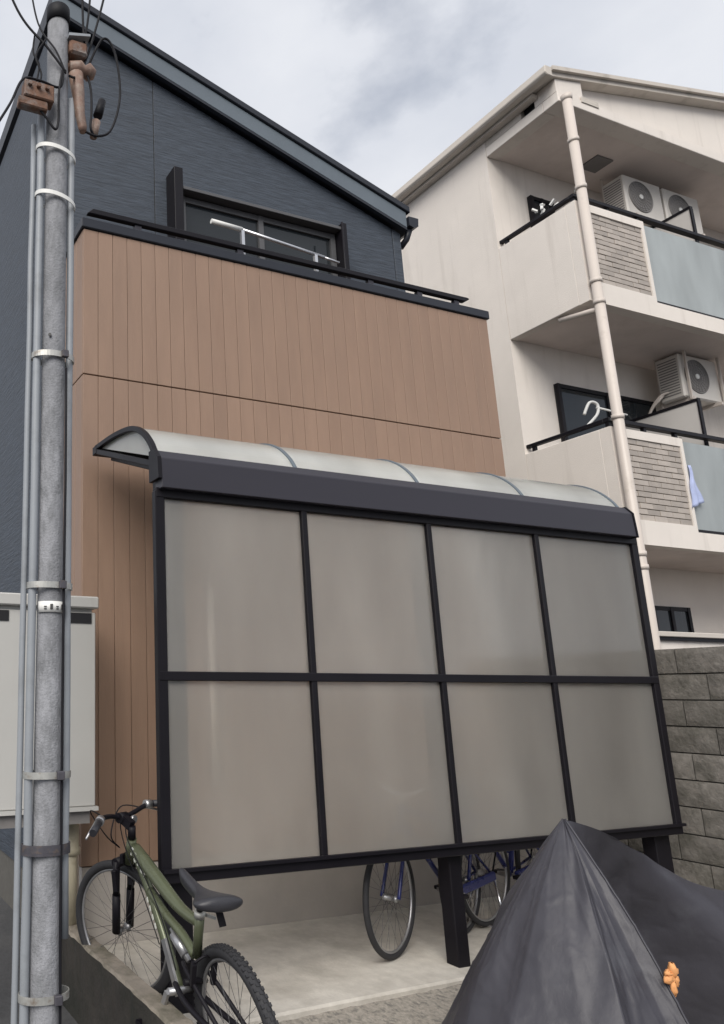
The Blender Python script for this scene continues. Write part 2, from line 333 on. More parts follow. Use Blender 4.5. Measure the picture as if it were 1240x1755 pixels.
def slopebar(x0, x1, y0, y1, dt, db): return MB().prism([(x0, zr(x0) - db), (x1, zr(x1) - db), (x1, zr(x1) - dt), (x0, zr(x0) - dt)], 'y', y0, y1)
RY0 = 5.80
roof = obj('roof', slopebar(1.72, 5.96, RY0 + 0.035, 16.3, 0.03, 0.25), 'roof_metal', house)
obj('verge_board', slopebar(1.72, 5.93, RY0, RY0 + 0.032, 0.075, 0.27), 'fascia', roof, bevel=0.004)
obj('verge_cap', slopebar(1.70, 5.97, RY0 - 0.025, RY0 + 0.07, -0.005, 0.072), 'roof_metal', roof, bevel=0.006)
obj('drip_edge', slopebar(1.72, 5.93, RY0 + 0.004, RY0 + 0.05, 0.272, 0.297), 'roof_metal', roof)
gx = 6.0; gz = zr(gx) - 0.10
gp = [(gx - 0.045, gz), (gx - 0.045, gz - 0.11), (gx + 0.02, gz - 0.13), (gx + 0.085, gz - 0.10), (gx + 0.095, gz)]
gut = obj('gutter', MB().prism(gp, 'y', RY0 - 0.01, 16), 'roof_metal', roof)
obj('gutter_outlet', MB().tube([(gx + 0.01, RY0 + 0.05, gz - 0.12), (gx + 0.0, RY0 + 0.10, gz - 0.22), (5.96, DY + 0.06, gz - 0.30)], 0.035, 10), 'roof_metal', roof)
# window over the balcony
WA, WB, WZ0, WZ1 = 3.07, 4.93, 5.22, 6.42
wn_ = obj('window', MB().box(WA, WB, DY - 0.02, DY - 0.004, WZ0, WZ1), 'dark_void', house)
fr = MB()
for a in ((WA, WA + 0.06), (WB - 0.06, WB), ((WA + WB) / 2 - 0.03, (WA + WB) / 2 + 0.03)): fr.box(a[0], a[1], DY - 0.075, DY - 0.02, WZ0, WZ1)
fr.box(WA + 0.06, WB - 0.06, DY - 0.07, DY - 0.021, WZ1 - 0.06, WZ1).box(WA + 0.06, WB - 0.06, DY - 0.07, DY - 0.021, WZ0, WZ0 + 0.07)
obj('frame', fr, 'grey_trim', wn_)
for a, b_ in ((WA + 0.06, (WA + WB) / 2 - 0.03), ((WA + WB) / 2 + 0.03, WB - 0.06)):
    obj('pane', MB().box(a, b_, DY - 0.048, DY - 0.04, WZ0 + 0.07, WZ1 - 0.06), 'window_glass', wn_)
obj('window_hood', MB().prism([(DY - 0.17, 6.46), (DY - 0.005, 6.52), (DY - 0.005, 6.44), (DY - 0.17, 6.425)], 'x', 3.06, 4.97), 'grey_trim', wn_, bevel=0.004)
obj('shutter_guide', MB().box(2.955, 3.05, DY - 0.19, DY - 0.006, 5.25, 6.64), 'black_metal', wn_, bevel=0.005)
obj('shutter_guide', MB().box(4.94, 5.0, DY - 0.19, DY - 0.006, 5.25, 6.50), 'black_metal', wn_, bevel=0.005)
obj('sill', MB().box(WA - 0.02, WB + 0.02, DY - 0.12, DY - 0.08, WZ0 - 0.05, WZ0 - 0.01), 'alum', wn_)
# laundry poles on the balcony
dr = thing('laundry_pole', 'silver telescopic laundry pole on short brackets above the dark balcony rail', 'laundry pole', (3.6, 5.1, 5.285))
obj('tube', MB().tube([(2.99, 5.10, 5.640), (3.30, 5.10, 5.628)], 0.022, 10), 'white_plastic', dr)
obj('tube', MB().tube([(3.30, 5.10, 5.627), (4.18, 5.10, 5.548)], 0.016, 10), 'alum', dr)
obj('tube', MB().tube([(4.18, 5.10, 5.546), (4.34, 5.10, 5.530)], 0.012, 10), 'alum', dr)
obj('bracket', MB().box(3.285, 3.315, 5.085, 5.115, 5.287, 5.625), 'alum', dr)
obj('bracket', MB().box(4.06, 4.09, 5.085, 5.115, 5.287, 5.55), 'alum', dr)
tag(obj('antenna_rod', MB().tube([(4.86, 5.62, 5.2), (4.86, 5.62, 6.42)], 0.011, 8).box(4.84, 4.88, 5.60, 5.64, 5.0, 5.21), 'black_metal'), 'thin dark upright rod at the end of the balcony window', 'rod')

obj('wall_conduit', MB().tube([(2.77, BY - 0.03, 0.95), (2.77, BY - 0.03, 2.35)], 0.028, 12), 'pipe_pvc', house)
# ------------------------------------------------------------------ the cream apartment block
AX, AF, AB, AR = 7.90, 5.22, 6.27, 17.0        # left wall, balcony front, back wall of balconies, right end
apt = thing('apartment_building', 'cream rendered apartment block with stacked balconies and pitched roof', 'apartment building', (12, 8, GZ))
obj('wall', MB().box(AX, AR, AB, 15, GZ - 0.1, 8.83), 'render_wall', apt)
# roof: eave along the left side, rake rising to the right over the front
def ar(x): return 8.925 + 0.207 * (x - 7.72)
rf = obj('roof', MB().prism([(7.80, ar(7.80) - 0.08), (12.5, ar(12.5) - 0.08), (17.2, ar(7.80) - 0.08), (17.2, ar(7.80)), (12.5, ar(12.5)), (7.80, ar(7.80))], 'y', AF - 0.02, 15.2), 'trim_stone', apt)
obj('rake_trim', MB().prism([(7.80, ar(7.80) - 0.02), (12.5, ar(12.5) - 0.02), (12.5, ar(12.5) + 0.035), (7.80, ar(7.80) + 0.035)], 'y', AF - 0.06, AF - 0.023), 'trim_stone', rf)
obj('gutter', MB().prism([(7.68, 8.955), (7.67, 8.855), (7.70, 8.825), (7.79, 8.825), (7.79, 8.955)], 'y', AF - 0.05, 15.2), 'trim_stone', rf, bevel=0.008)
obj('eave_board', MB().box(7.795, 7.899, AF + 0.25, 15.2, 8.79, 8.845), 'trim_stone', rf)
# top beam over the upper balcony and the recessed gable wall above it
beam = obj('beam', MB().box(AX, AR, AF, AF + 0.2, 8.56, 8.70).box(AX, AX + 0.2, AF + 0.202, AB - 0.002, 8.56, 8.70), 'render_wall', apt, bevel=0.006)
obj('soffit', MB().box(AX + 0.2, AR, AF + 0.2, AB - 0.003, 8.575, 8.695), 'soffit', apt)
obj('corner_block', MB().prism([(AX + 0.0, 8.702), (AX + 0.46, 8.702), (AX + 0.46, ar(AX + 0.46) - 0.085), (AX, ar(AX) - 0.085)], 'y', AF + 0.01, AF + 0.30), 'render_wall', apt)
obj('gable_wall', MB().prism([(AX + 0.46, 8.702), (AR, 8.702), (AR, ar(7.9) - 0.085), (12.5, ar(12.5) - 0.085), (AX + 0.46, ar(AX + 0.46) - 0.085)], 'y', AF + 0.11, AF + 0.30), 'render_wall', apt)
obj('eave_block', MB().box(AX + 0.002, AX + 0.16, AF + 0.50, AB - 0.004, 8.702, 8.83), 'trim_stone', apt)
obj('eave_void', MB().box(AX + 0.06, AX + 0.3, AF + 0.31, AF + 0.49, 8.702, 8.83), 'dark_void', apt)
obj('beam_step', MB().box(AX + 0.40, AX + 0.70, AF - 0.012, AF - 0.001, 8.66, 8.74), 'trim_stone', apt, bevel=0.003)
# balconies: top of parapet, underside
tile = None
def balcony(zt, zb, tiles=True):
    global tile
    s = obj('balcony_slab', MB().box(AX + 0.12, AR, AF + 0.13, AB - 0.003, zb + 0.012, zb + 0.14), 'soffit', apt)
    obj('side_parapet', MB().box(AX, AX + 0.118, AF + 0.122, AB - 0.001, zb, zt), 'render_wall', apt, bevel=0.006)
    # front parapet as a frame around the recessed tile field, then the lower upstand under the glass
    fp = MB()
    t0, t1, tz0, tz1 = AX + 0.10, AX + 1.12, zb + 0.27, zt - 0.10
    fp.box(AX, t0, AF, AF + 0.12, zb, zt).box(t1, t1 + 0.05, AF, AF + 0.12, zb, zt)
    fp.box(t0, t1, AF, AF + 0.12, tz1, zt).box(t0, t1, AF, AF + 0.12, zb, tz0).box(t1 + 0.05, AR, AF, AF + 0.12, zb, zb + 0.20)
    front = obj('front_parapet', fp, 'render_wall', apt)
    obj('tile_bed', MB().box(t0, t1, AF + 0.032, AF + 0.118, tz0, tz1), 'grout', front)
    nr, nc = 14, 5; th = (tz1 - tz0) / nr; tw = (t1 - t0) / nc
    for r in range(nr):
        for c in range(nc + (r % 2)):
            cx = t0 + tw * (c + 0.5 - 0.5 * (r % 2)); x0, x1 = max(t0, cx - tw / 2) + 0.004, min(t1, cx + tw / 2) - 0.004
            z0 = tz0 + r * th + 0.004; at = ((x0 + x1) / 2, AF + 0.025, z0)
            sc = (x1 - x0) / (tw - 0.008)
            if tile is None: tile = obj('tile', MB().box(x0, x1, AF + 0.014, AF + 0.036, z0, z0 + th - 0.008), 'wall_tile', front, bevel=0.002, at=at)
            else:
                q = clone(tile, front, (at[0], at[1] + random.uniform(-0.003, 0.003), at[2]), scale=(sc, 1, (th - 0.008) / ((7.20 - 5.92 - 0.37) / 14 - 0.008)))
    # glass guard
    gx0 = t1 + 0.055
    gl = obj('glass_guard', MB().box(gx0 + 0.02, AR - 0.1, AF + 0.03, AF + 0.045, zb + 0.24, zt - 0.02), 'balcony_glass', apt)
    obj('guard_frame', MB().box(gx0, gx0 + 0.03, AF + 0.02, AF + 0.06, zb + 0.205, zt + 0.02).box(gx0 + 0.03, AR - 0.1, AF + 0.02, AF + 0.06, zb + 0.205, zb + 0.24), 'black_metal', gl)
    # handrail
    hr = obj('handrail', MB().box(AX + 0.03, AX + 0.09, AF + 0.09, AB + 0.0, zt + 0.075, zt + 0.115).box(AX + 0.03, AR - 0.1, AF + 0.02, AF + 0.088, zt + 0.07, zt + 0.117), 'black_metal', apt, bevel=0.004)
    for (x, y) in ((AX + 0.06, AF + 0.055), (AX + 0.06, AB - 0.09), (AX + 0.62, AF + 0.055), (AX + 1.14, AF + 0.055)):
        obj('rail_post', MB().box(x - 0.02, x + 0.02, y - 0.02, y + 0.02, zt, zt + 0.073), 'black_metal', hr)
balcony(7.20, 5.92)
balcony(4.42, 3.13)
# ground floor: low front wall with ledge
obj('ground_parapet', MB().box(AX, AR, AF, AF + 0.12, GZ - 0.1, 2.16), 'render_wall', apt)
obj('ledge', MB().box(AX - 0.03, AR, AF - 0.05, AF + 0.16, 2.163, 2.215), 'trim_stone', apt, bevel=0.006)
obj('ledge_shadow_strip', MB().box(AX + 0.02, AR, AF - 0.03, AF - 0.001, 2.125, 2.16), 'black_metal', apt)  # solid black strip painting the shadow line under the ledge
# windows in the back walls of the balconies
def awin(x0, x1, z0, z1, pale=False):
    wi = obj('window', MB().box(x0, x1, AB - 0.02, AB - 0.002, z0, z1), 'dark_void', apt)
    f = MB(); mid = (x0 + x1) / 2
    for a in (x0, mid - 0.025, x1 - 0.05): f.box(a, a + 0.05, AB - 0.06, AB - 0.021, z0, z1)
    f.box(x0 + 0.05, x1 - 0.05, AB - 0.055, AB - 0.022, z1 - 0.05, z1).box(x0 + 0.05, x1 - 0.05, AB - 0.055, AB - 0.022, z0, z0 + 0.05)
    obj('frame', f, 'black_metal', wi)
    obj('pane', MB().box(x0 + 0.05, mid - 0.025, AB - 0.04, AB - 0.034, z0 + 0.05, z1 - 0.05), 'window_glass', wi)
    obj('pane', MB().box(mid + 0.025, x1 - 0.05, AB - 0.04, AB - 0.034, z0 + 0.05, z1 - 0.05), 'window_glass', wi)
awin(8.55, 8.98, 6.3, 8.12)
awin(8.55, 10.36, 3.55, 5.42)
awin(9.66, 10.36, 1.2, 2.65)
# partitions between balconies
for (x, z0, z1) in ((10.30, 6.06, 7.78), (9.72, 3.28, 5.02)):
    pt = obj('balcony_partition', MB().box(x, x + 0.03, AF + 0.14, AB - 0.003, z0, z1), 'partition', apt)
    obj('partition_edge', MB().box(x - 0.01, x + 0.04, AF + 0.125, AB - 0.003, z1, z1 + 0.035).box(x - 0.01, x + 0.04, AF + 0.122, AF + 0.14, z0, z1), 'black_metal', pt)
obj('ceiling_hatch', MB().box(9.25, 9.55, 5.72, 5.98, 8.556, 8.574), 'ac_grey', apt)
# the down pipe at the corner with its brackets
px_, py_ = AX + 0.035, AF - 0.075
dp = obj('downpipe', MB().tube([(px_, py_, 8.54), (px_, py_, 1.0), (px_, py_, GZ)], 0.052, 16), 'pipe_pvc', apt)
for z in (7.95, 7.32, 6.12, 5.86, 4.50, 3.0, 2.86):
    obj('pipe_collar', MB().tube([(px_, py_, z - 0.025), (px_, py_, z + 0.025)], 0.061, 16), 'pipe_pvc', dp)
    if z in (7.32, 6.12, 4.50, 3.0): obj('pipe_bracket', MB().box(px_ - 0.01, px_ + 0.01, py_ + 0.05, AF - 0.001, z - 0.012, z + 0.012), 'band_metal', dp)
obj('pipe_hopper', MB().tube([(px_, py_, 8.50), (px_, py_, 8.57)], [0.055, 0.066], 14), 'pipe_pvc', dp)
obj('branch_pipe', MB().tube([(px_, py_, 5.78), (px_ + 0.02, AF + 0.2, 5.84), (px_ + 0.03, AF + 0.42, 5.89), (px_ + 0.03, AF + 0.42, 5.93)], 0.032, 12), 'pipe_pvc', dp)

# air conditioner outdoor units hung under the slabs
def ac(x, zb, zc, label, n_hang=2):
    y0, y1, wd, h = 5.74, 6.04, 0.74, 0.60
    t = thing('air_conditioner', label, 'air conditioner', (x + wd / 2, (y0 + y1) / 2, zb), 'outdoor units hung in the balconies')
    body = obj('casing', MB().box(x, x + wd, y0, y1, zb, zb + h), 'ac_white', t, bevel=0.018)
    c = (x + wd * 0.40, y0 - 0.004, zb + h * 0.52)
    gr = obj('fan_grille', MB().ring(c, (1, 0, 0), (0, 0, 1), 0.225, 0.010, 40, 6), 'ac_grey', t)
    b = MB()
    for r in (0.05, 0.09, 0.13, 0.17, 0.20): b.ring(c, (1, 0, 0), (0, 0, 1), r, 0.004, 30, 5)
    for k in range(10):
        a = math.pi * k / 10; b.tube([(c[0] - 0.22 * math.cos(a), c[1], c[2] - 0.22 * math.sin(a)), (c[0] + 0.22 * math.cos(a), c[1], c[2] + 0.22 * math.sin(a))], 0.003, 5)
    obj('grille_wires', b, 'ac_grey', gr)
    disc = MB(); disc.tube([(c[0], y0 - 0.0025, c[2]), (c[0], y0 - 0.001, c[2])], 0.218, 36); obj('fan_opening', disc, 'ac_grey', gr)
    hub = MB().tube([(c[0], y0 - 0.014, c[2]), (c[0], y0 - 0.003, c[2])], 0.035, 18); obj('fan_hub', hub, 'white_plastic', gr)
    sv = MB()
    for i in range(14): sv.box(x - 0.004, x - 0.001, y0 + 0.04, y1 - 0.03, zb + 0.06 + i * 0.036, zb + 0.075 + i * 0.036)
    obj('side_vent', sv, 'ac_grey', t)
    for xx in (x + 0.08, x + wd - 0.12):
        obj('support_rail', MB().box(xx, xx + 0.04, y0 - 0.05, y1 + 0.03, zb - 0.04, zb - 0.002), 'pipe_pvc', t)
    for xx in (x + 0.05, x + wd - 0.02):
        if zc < 7: obj('hanger', MB().box(xx, xx + 0.025, y0 - 0.045, y0 - 0.02, zb - 0.04, zc), 'pipe_pvc', t)
        obj('hanger', MB().box(xx, xx + 0.025, y1 + 0.01, y1 + 0.03, zb - 0.04, zc), 'pipe_pvc', t)
    for i in range(2):
        obj('refrigerant_pipe', MB().tube(crom([(x - 0.001, y1 - 0.06 - 0.05 * i, zb + 0.12), (x - 0.09, y1 - 0.05, zb + 0.04 + 0.03 * i), (x - 0.13, y1 + 0.08, zb - 0.12), (x - 0.14, AB - 0.03, zb - 0.5)], 6), 0.017, 8), 'pipe_pvc', t)
ac(9.72, 7.83, 8.572, 'white outdoor unit under the top ceiling near the downpipe')
ac(10.52, 7.83, 8.572, 'white outdoor unit next to the partition on the top balcony')
ac(10.20, 5.30, 5.930, 'white outdoor unit hung over the middle balcony with tall window')
# laundry bits
hg = thing('clothes_hanger', 'white plastic hanger clipped on the middle balcony rail', 'hanger', (8.25, 5.5, 4.5))
obj('hook', MB().tube(crom([(8.10, 5.62, 4.72), (8.16, 5.58, 4.86), (8.24, 5.55, 4.84), (8.22, 5.55, 4.72), (8.10, 5.60, 4.58), (8.06, 5.62, 4.535)], 6), 0.016, 8), 'white_plastic', hg)
obj('arm', MB().tube([(8.22, 5.55, 4.80), (8.52, 5.42, 4.70)], 0.012, 8), 'white_plastic', hg)
pg = thing('peg_holder', 'white clothes peg holder on the top balcony side rail', 'peg holder', (8.0, 5.6, 7.32))
rr = random.Random(5)
for i in range(7):
    a = Vector((7.96 + rr.uniform(-0.03, 0.05), 5.62 + rr.uniform(-0.12, 0.12), 7.33 + rr.uniform(0, 0.08)))
    obj('peg', MB().bar(a, a + Vector((rr.uniform(-0.06, 0.06), rr.uniform(-0.06, 0.06), rr.uniform(0.03, 0.12))), 0.03, 0.02), 'white_plastic', pg)
cl = MB(); nx, nz = 10, 14; vs = []
for j in range(nz + 1):
    for i in range(nx + 1):
        u, v = i / nx, j / nz
        vs.append((9.07 + 0.20 * u * (0.2 + 0.8 * v) - 0.05 * v + 0.01 * math.sin(9 * v), AF - 0.012 - 0.012 * math.sin(u * 11 + v * 3), 4.10 - 0.50 * v + 0.08 * v * u))
cl.add(vs, [(j * (nx + 1) + i, j * (nx + 1) + i + 1, (j + 1) * (nx + 1) + i + 1, (j + 1) * (nx + 1) + i) for j in range(nz) for i in range(nx)], True)
cob = obj('hanging_cloth', cl, 'cloth_blue'); md = cob.modifiers.new('thickness', 'SOLIDIFY'); md.thickness = 0.006
tag(cob, 'pale blue cloth hanging against the glass guard of the middle balcony', 'cloth')

# ------------------------------------------------------------------ block wall between the lots
bw = thing('block_wall', 'weathered grey concrete block boundary wall beside the apartment block', 'block wall', (6.48, 4.0, -0.1))
obj('mortar_core', MB().box(6.425, 6.535, 1.5, 9.0, GZ - 0.1, 1.93), 'mortar', bw)
pro = []
for v in range(4):
    m_ = MB(); rr = random.Random(v); n = 5
    # rough split face block, face towards -X
    vs = [( -0.035 + (rr.uniform(-0.006, 0.006) if 0 < i < n and 0 < j < n else 0.008), -0.195 + 0.39 * i / n, 0.19 * j / n) for j in range(n + 1) for i in range(n + 1)]
    fs = [(j * (n + 1) + i, j * (n + 1) + i + 1, (j + 1) * (n + 1) + i + 1, (j + 1) * (n + 1) + i) for j in range(n) for i in range(n)]
    m_.add(vs, fs, True); m_.box(-0.026, 0.135, -0.195, 0.195, 0.0, 0.19)
    pro.append(m_)
protos = []
for r in range(10):
    z = -0.05 + 0.2 * r
    for c in range(19):
        y = 1.6 + 0.4 * c + (0.2 if r % 2 else 0)
        if y > 8.8: continue
        v = random.randrange(4); at = (6.42, y, z)
        if len(protos) <= v or protos[v] is None:
            while len(protos) < 4: protos.append(None)
            me = pro[v]; sh = MB(); sh.v = [(p[0] + at[0], p[1] + at[1], p[2] + at[2]) for p in me.v]; sh.f = me.f; sh.sm = me.sm
            protos[v] = obj('block', sh, 'block', bw, at=at, fix=False)
        else: clone(protos[v], bw, (at[0] + random.uniform(-0.006, 0.004), at[1], at[2]))

# ------------------------------------------------------------------ cycle shelter with frosted screen
SX = [1.81, 2.80, 3.79, 4.77, 5.79]; SY = 3.80
sh = thing('cycle_shelter', 'black framed cycle shelter with frosted screen panels and curved translucent roof', 'cycle shelter', (3.8, 3.9, 0))
for i, x in enumerate((1.915, 3.80, 5.69)):
    wdt = 0.15 if i != 1 else 0.095
    obj('post', MB().box(x - wdt / 2, x + wdt / 2, SY + 0.045, SY + 0.145, -0.02, 3.02), 'black_metal', sh, bevel=0.006)
    # cantilever arm carrying the roof
    obj('roof_arm', MB().bar((x, SY + 0.145, 2.93), (x, 4.74, 3.24), 0.05, 0.05), 'black_metal', sh, bevel=0.004)
for i, x in enumerate(SX):
    wd = 0.060 if i in (0, 4) else 0.040
    obj('mullion', MB().box(x - wd / 2, x + wd / 2, SY - 0.022, SY + 0.026, 0.64, 2.74), 'black_metal', sh, bevel=0.004)
for (z0, z1, nm) in ((1.665, 1.715, 'middle_rail'), (0.635, 0.695, 'bottom_rail'), (2.70, 2.758, 'top_rail')):
    obj(nm, MB().box(SX[0] - 0.024, SX[4] + 0.024, SY - 0.026, SY + 0.030, z0, z1), 'black_metal', sh, bevel=0.004)
obj('sill_cap', MB().box(SX[0] - 0.03, SX[4] + 0.03, SY - 0.048, SY - 0.028, 0.69, 0.708), 'black_metal', sh)
for i in range(4):
    for (z0, z1) in ((0.695, 1.665), (1.715, 2.70)):
        obj('screen_panel', MB().box(SX[i] + 0.02, SX[i + 1] - 0.02, SY + 0.004, SY + 0.010, z0 - 0.01, z1 + 0.01), 'frosted', sh)
# front gutter fascia
fasc = [(SY - 0.075, 2.745), (SY + 0.02, 2.745), (SY + 0.02, 2.975), (SY - 0.015, 2.985), (SY - 0.065, 2.925)]
gf = obj('gutter_fascia', MB().prism(fasc, 'x', SX[0] - 0.01, 5.745), 'gutter_metal', sh, bevel=0.004)
obj('end_cap', MB().prism([(SY - 0.08, 2.80), (SY + 0.05, 2.80), (SY + 0.05, 2.99), (SY - 0.02, 2.99), (SY - 0.07, 2.93)], 'x', SX[0] - 0.035, SX[0] - 0.012), 'black_metal', gf)
obj('end_cap', MB().prism([(SY - 0.08, 2.74), (SY + 0.05, 2.74), (SY + 0.05, 2.99), (SY - 0.02, 2.99), (SY - 0.07, 2.93)], 'x', 5.746, 5.76), 'black_metal', gf)
RXS = [1.81, 2.77, 3.75, 4.71, 5.70]
PR = crom([(0, 3.79, 2.945), (0, 3.86, 3.055), (0, 3.98, 3.165), (0, 4.15, 3.245), (0, 4.45, 3.295), (0, 4.79, 3.315)], 6)
def strip(x0, x1, th, off=0.0):
    b = MB(); n = len(PR); top = []; bot = []
    for i, p in enumerate(PR):
        d = (PR[min(i + 1, n - 1)] - PR[max(i - 1, 0)]).normalized(); nn = Vector((0, -d.z, d.y))
        top.append(p + nn * (off + th)); bot.append(p + nn * off)
    vs = []
    for x in (x0, x1): vs += [(x, p.y, p.z) for p in top] + [(x, p.y, p.z) for p in bot]
    fs = []
    for i in range(n - 1):
        fs += [(i, i + 1, 2 * n + i + 1, 2 * n + i), (n + i, 3 * n + i, 3 * n + i + 1, n + i + 1), (i, n + i, n + i + 1, i + 1), (2 * n + i, 2 * n + i + 1, 3 * n + i + 1, 3 * n + i)]
    fs += [(0, 2 * n, 3 * n, n), (n - 1, 2 * n - 1, 4 * n - 1, 3 * n - 1)]
    return b.add(vs, fs)
for i in range(4):
    obj('roof_sheet', strip(RXS[i] + 0.004, RXS[i + 1] - 0.004, 0.004, 0.0), 'roof_sheet', sh)
for i, x in enumerate(RXS):
    if i == 0: obj('roof_rib', strip(x - 0.028, x + 0.004, 0.034, -0.022), 'black_metal', sh, bevel=0.003)
    else: obj('roof_rib', strip(x - 0.012, x + 0.012, 0.028, -0.015), 'fascia', sh)
obj('back_beam', MB().box(SX[0] - 0.03, 5.715, 4.75, 4.825, 3.26, 3.322), 'black_metal', sh, bevel=0.004)
obj('end_chord', MB().bar((SX[0] - 0.012, 3.86, 2.925), (SX[0] - 0.012, 4.76, 3.275), 0.03, 0.036), 'black_metal', sh, bevel=0.004)
endp = [(p.y, p.z) for p in PR]
obj('end_panel', MB().prism(endp, 'x', SX[0] + 0.006, SX[0] + 0.010), 'roof_sheet', sh)

# ------------------------------------------------------------------ utility cabinet and drain pipe by the pole
cb = thing('utility_cabinet', 'white metal utility cabinet on legs behind the grey pole', 'cabinet', (1.35, 4.66, GZ))
CX0, CX1, CY0, CY1 = 0.92, 1.685, 4.50, 4.82
body = obj('body', MB().box(CX0, CX1, CY0, CY1, 0.93, 2.10), 'cabinet', cb, bevel=0.006)
obj('lid', MB().box(CX0 - 0.012, CX1 + 0.012, CY0 - 0.03, CY1 + 0.01, 2.125, 2.20), 'cabinet', cb, bevel=0.008)
obj('vent_slot', MB().box(1.50, 1.655, CY0 - 0.006, CY0 - 0.001, 2.03, 2.095), 'dark_void', body)
obj('vent_slot', MB().box(0.96, 1.115, CY0 - 0.006, CY0 - 0.001, 2.03, 2.095), 'dark_void', body)
obj('lid_neck', MB().box(CX0 + 0.02, CX1 - 0.02, CY0 + 0.02, CY1 - 0.02, 2.101, 2.124), 'cabinet', cb)
obj('bottom_flange', MB().box(CX0 - 0.004, CX1 + 0.014, CY0 - 0.014, CY1, 0.905, 0.928), 'cabinet', cb)
obj('base_tray', MB().box(CX0 + 0.03, CX1 - 0.03, CY0 + 0.02, CY1 - 0.02, 0.83, 0.904), 'ac_grey', cb)
for x in (CX0 + 0.05, CX0 + 0.42):
    for y in (CY0 + 0.03, CY1 - 0.07): obj('leg', MB().box(x, x + 0.04, y, y + 0.04, GZ, 0.83), 'conduit', cb)
bp_ = thing('drain_pipe', 'beige drain pipe with collar standing on the kerb wall', 'pipe', (1.6, 4.74, KZ))
obj('pipe', MB().tube([(1.605, 4.74, KZ + 0.002), (1.605, 4.74, 0.828)], 0.046, 16), 'beige_pipe', bp_)
obj('collar', MB().tube([(1.605, 4.74, 0.62), (1.605, 4.74, 0.66), (1.605, 4.74, 0.67), (1.605, 4.74, 0.80)], [0.064, 0.064, 0.056, 0.056], 16), 'beige_pipe', bp_)
tag(obj('thin_pipe', MB().tube([(1.70, 4.90, 0.0), (1.70, 4.90, 0.84), (1.66, 4.80, 0.92)], 0.02, 10), 'pipe_pvc'), 'thin pale pipe rising beside the beige drain pipe', 'pipe')

# ------------------------------------------------------------------ utility pole
PX_, PY_ = 0.980, 3.20
up = thing('utility_pole', 'grey concrete utility pole with conduits, clamps and rusty brackets', 'utility pole', (PX_, PY_, GZ))
obj('pole', MB().tube([(PX_, PY_, GZ + z * (5.13 - GZ) / 24) for z in range(25)], [0.0665 - 0.0105 * min(1, z / 11) for z in range(25)], 32), 'pole_concrete', up)
obj('pole_cap', MB().tube([(PX_, PY_, 5.10), (PX_, PY_, 5.19), (PX_, PY_, 5.205)], [0.063, 0.063, 0.050], 24), 'cable', up)
def cond(dx, dy, r, z0, z1, nm='conduit', m='conduit'):
    rr = random.Random(int(dx * 999)); pts = [(PX_ + dx + rr.uniform(-0.002, 0.002), PY_ + dy, z0 + (z1 - z0) * i / 12) for i in range(13)]
    return obj(nm, MB().tube(pts, r, 12), m, up)
cond(-0.086, -0.010, 0.019, GZ, 4.5); cond(-0.118, 0.015, 0.014, GZ, 4.45); cond(0.079, -0.004, 0.018, 0.62, 4.65); cond(0.045, -0.062, 0.006, GZ, 3.1, 'earth_wire', 'cable')
def band(z, m, r=0.068, h=0.03, wide=True):
    c = MB(); n = 40; vs = []
    for i in range(n):
        a = 2 * math.pi * i / n; x = r * math.cos(a) * (1.55 if wide else 1.0); y = r * math.sin(a)
        for dz in (-h / 2, h / 2): vs.append((PX_ - 0.004 + x, PY_ + y - (0.004 if wide else 0), z + dz + 0.018 * math.cos(a) * (-1 if m == 'white_plastic' else 0)))
    c.add(vs, [(2 * i, 2 * ((i + 1) % n), 2 * ((i + 1) % n) + 1, 2 * i + 1) for i in range(n)], False)
    o = obj('clamp_band' if m != 'white_plastic' else 'cable_tie', c, m, up); md = o.modifiers.new('t', 'SOLIDIFY'); md.thickness = 0.004; return o
for z in (4.29, 4.02): band(z, 'white_plastic', h=0.022)
for z in (3.165, 2.065, 1.262, 0.42):
    b_ = band(z, 'band_metal', h=0.028)
    obj('buckle', MB().box(PX_ + 0.018, PX_ + 0.05, PY_ - 0.088, PY_ - 0.066, z - 0.018, z + 0.018), 'dark_band', b_, bevel=0.003)
band(0.975, 'dark_band', h=0.030); band(0.955, 'dark_band', h=0.012)
tagp = MB(); n = 14; vs = []
for i in range(n + 1):
    a = math.radians(200 + 140 * i / n)
    for z in (1.945, 1.993): vs.append((PX_ + 0.0655 * math.cos(a), PY_ + 0.0655 * math.sin(a), z))
tagp.add(vs, [(2 * i, 2 * i + 2, 2 * i + 3, 2 * i + 1) for i in range(n)], True)
tp = obj('number_plate', tagp, 'white_plastic', up); md = tp.modifiers.new('t', 'SOLIDIFY'); md.thickness = 0.003
for k_ in range(4):
    a = math.radians(236 + 23 * k_)
    c = Vector((PX_ + 0.0685 * math.cos(a), PY_ + 0.0685 * math.sin(a), 1.969)); tng = Vector((-math.sin(a), math.cos(a), 0))
    g_ = MB(); g_.bar(c - tng * 0.006, c + tng * 0.006, 0.002, 0.022 if k_ % 2 else 0.005); g_.bar(c + Vector((0, 0, -0.010)) - tng * 0.006, c + Vector((0, 0, -0.010)) + tng * 0.006, 0.002, 0.005)
    obj('plate_mark', g_, 'ink', tp)
obj('bolt_hole', MB().tube([(PX_ - 0.035, PY_ - 0.052, 3.262), (PX_ - 0.037, PY_ - 0.058, 3.262)], 0.008, 10), 'ink', up)
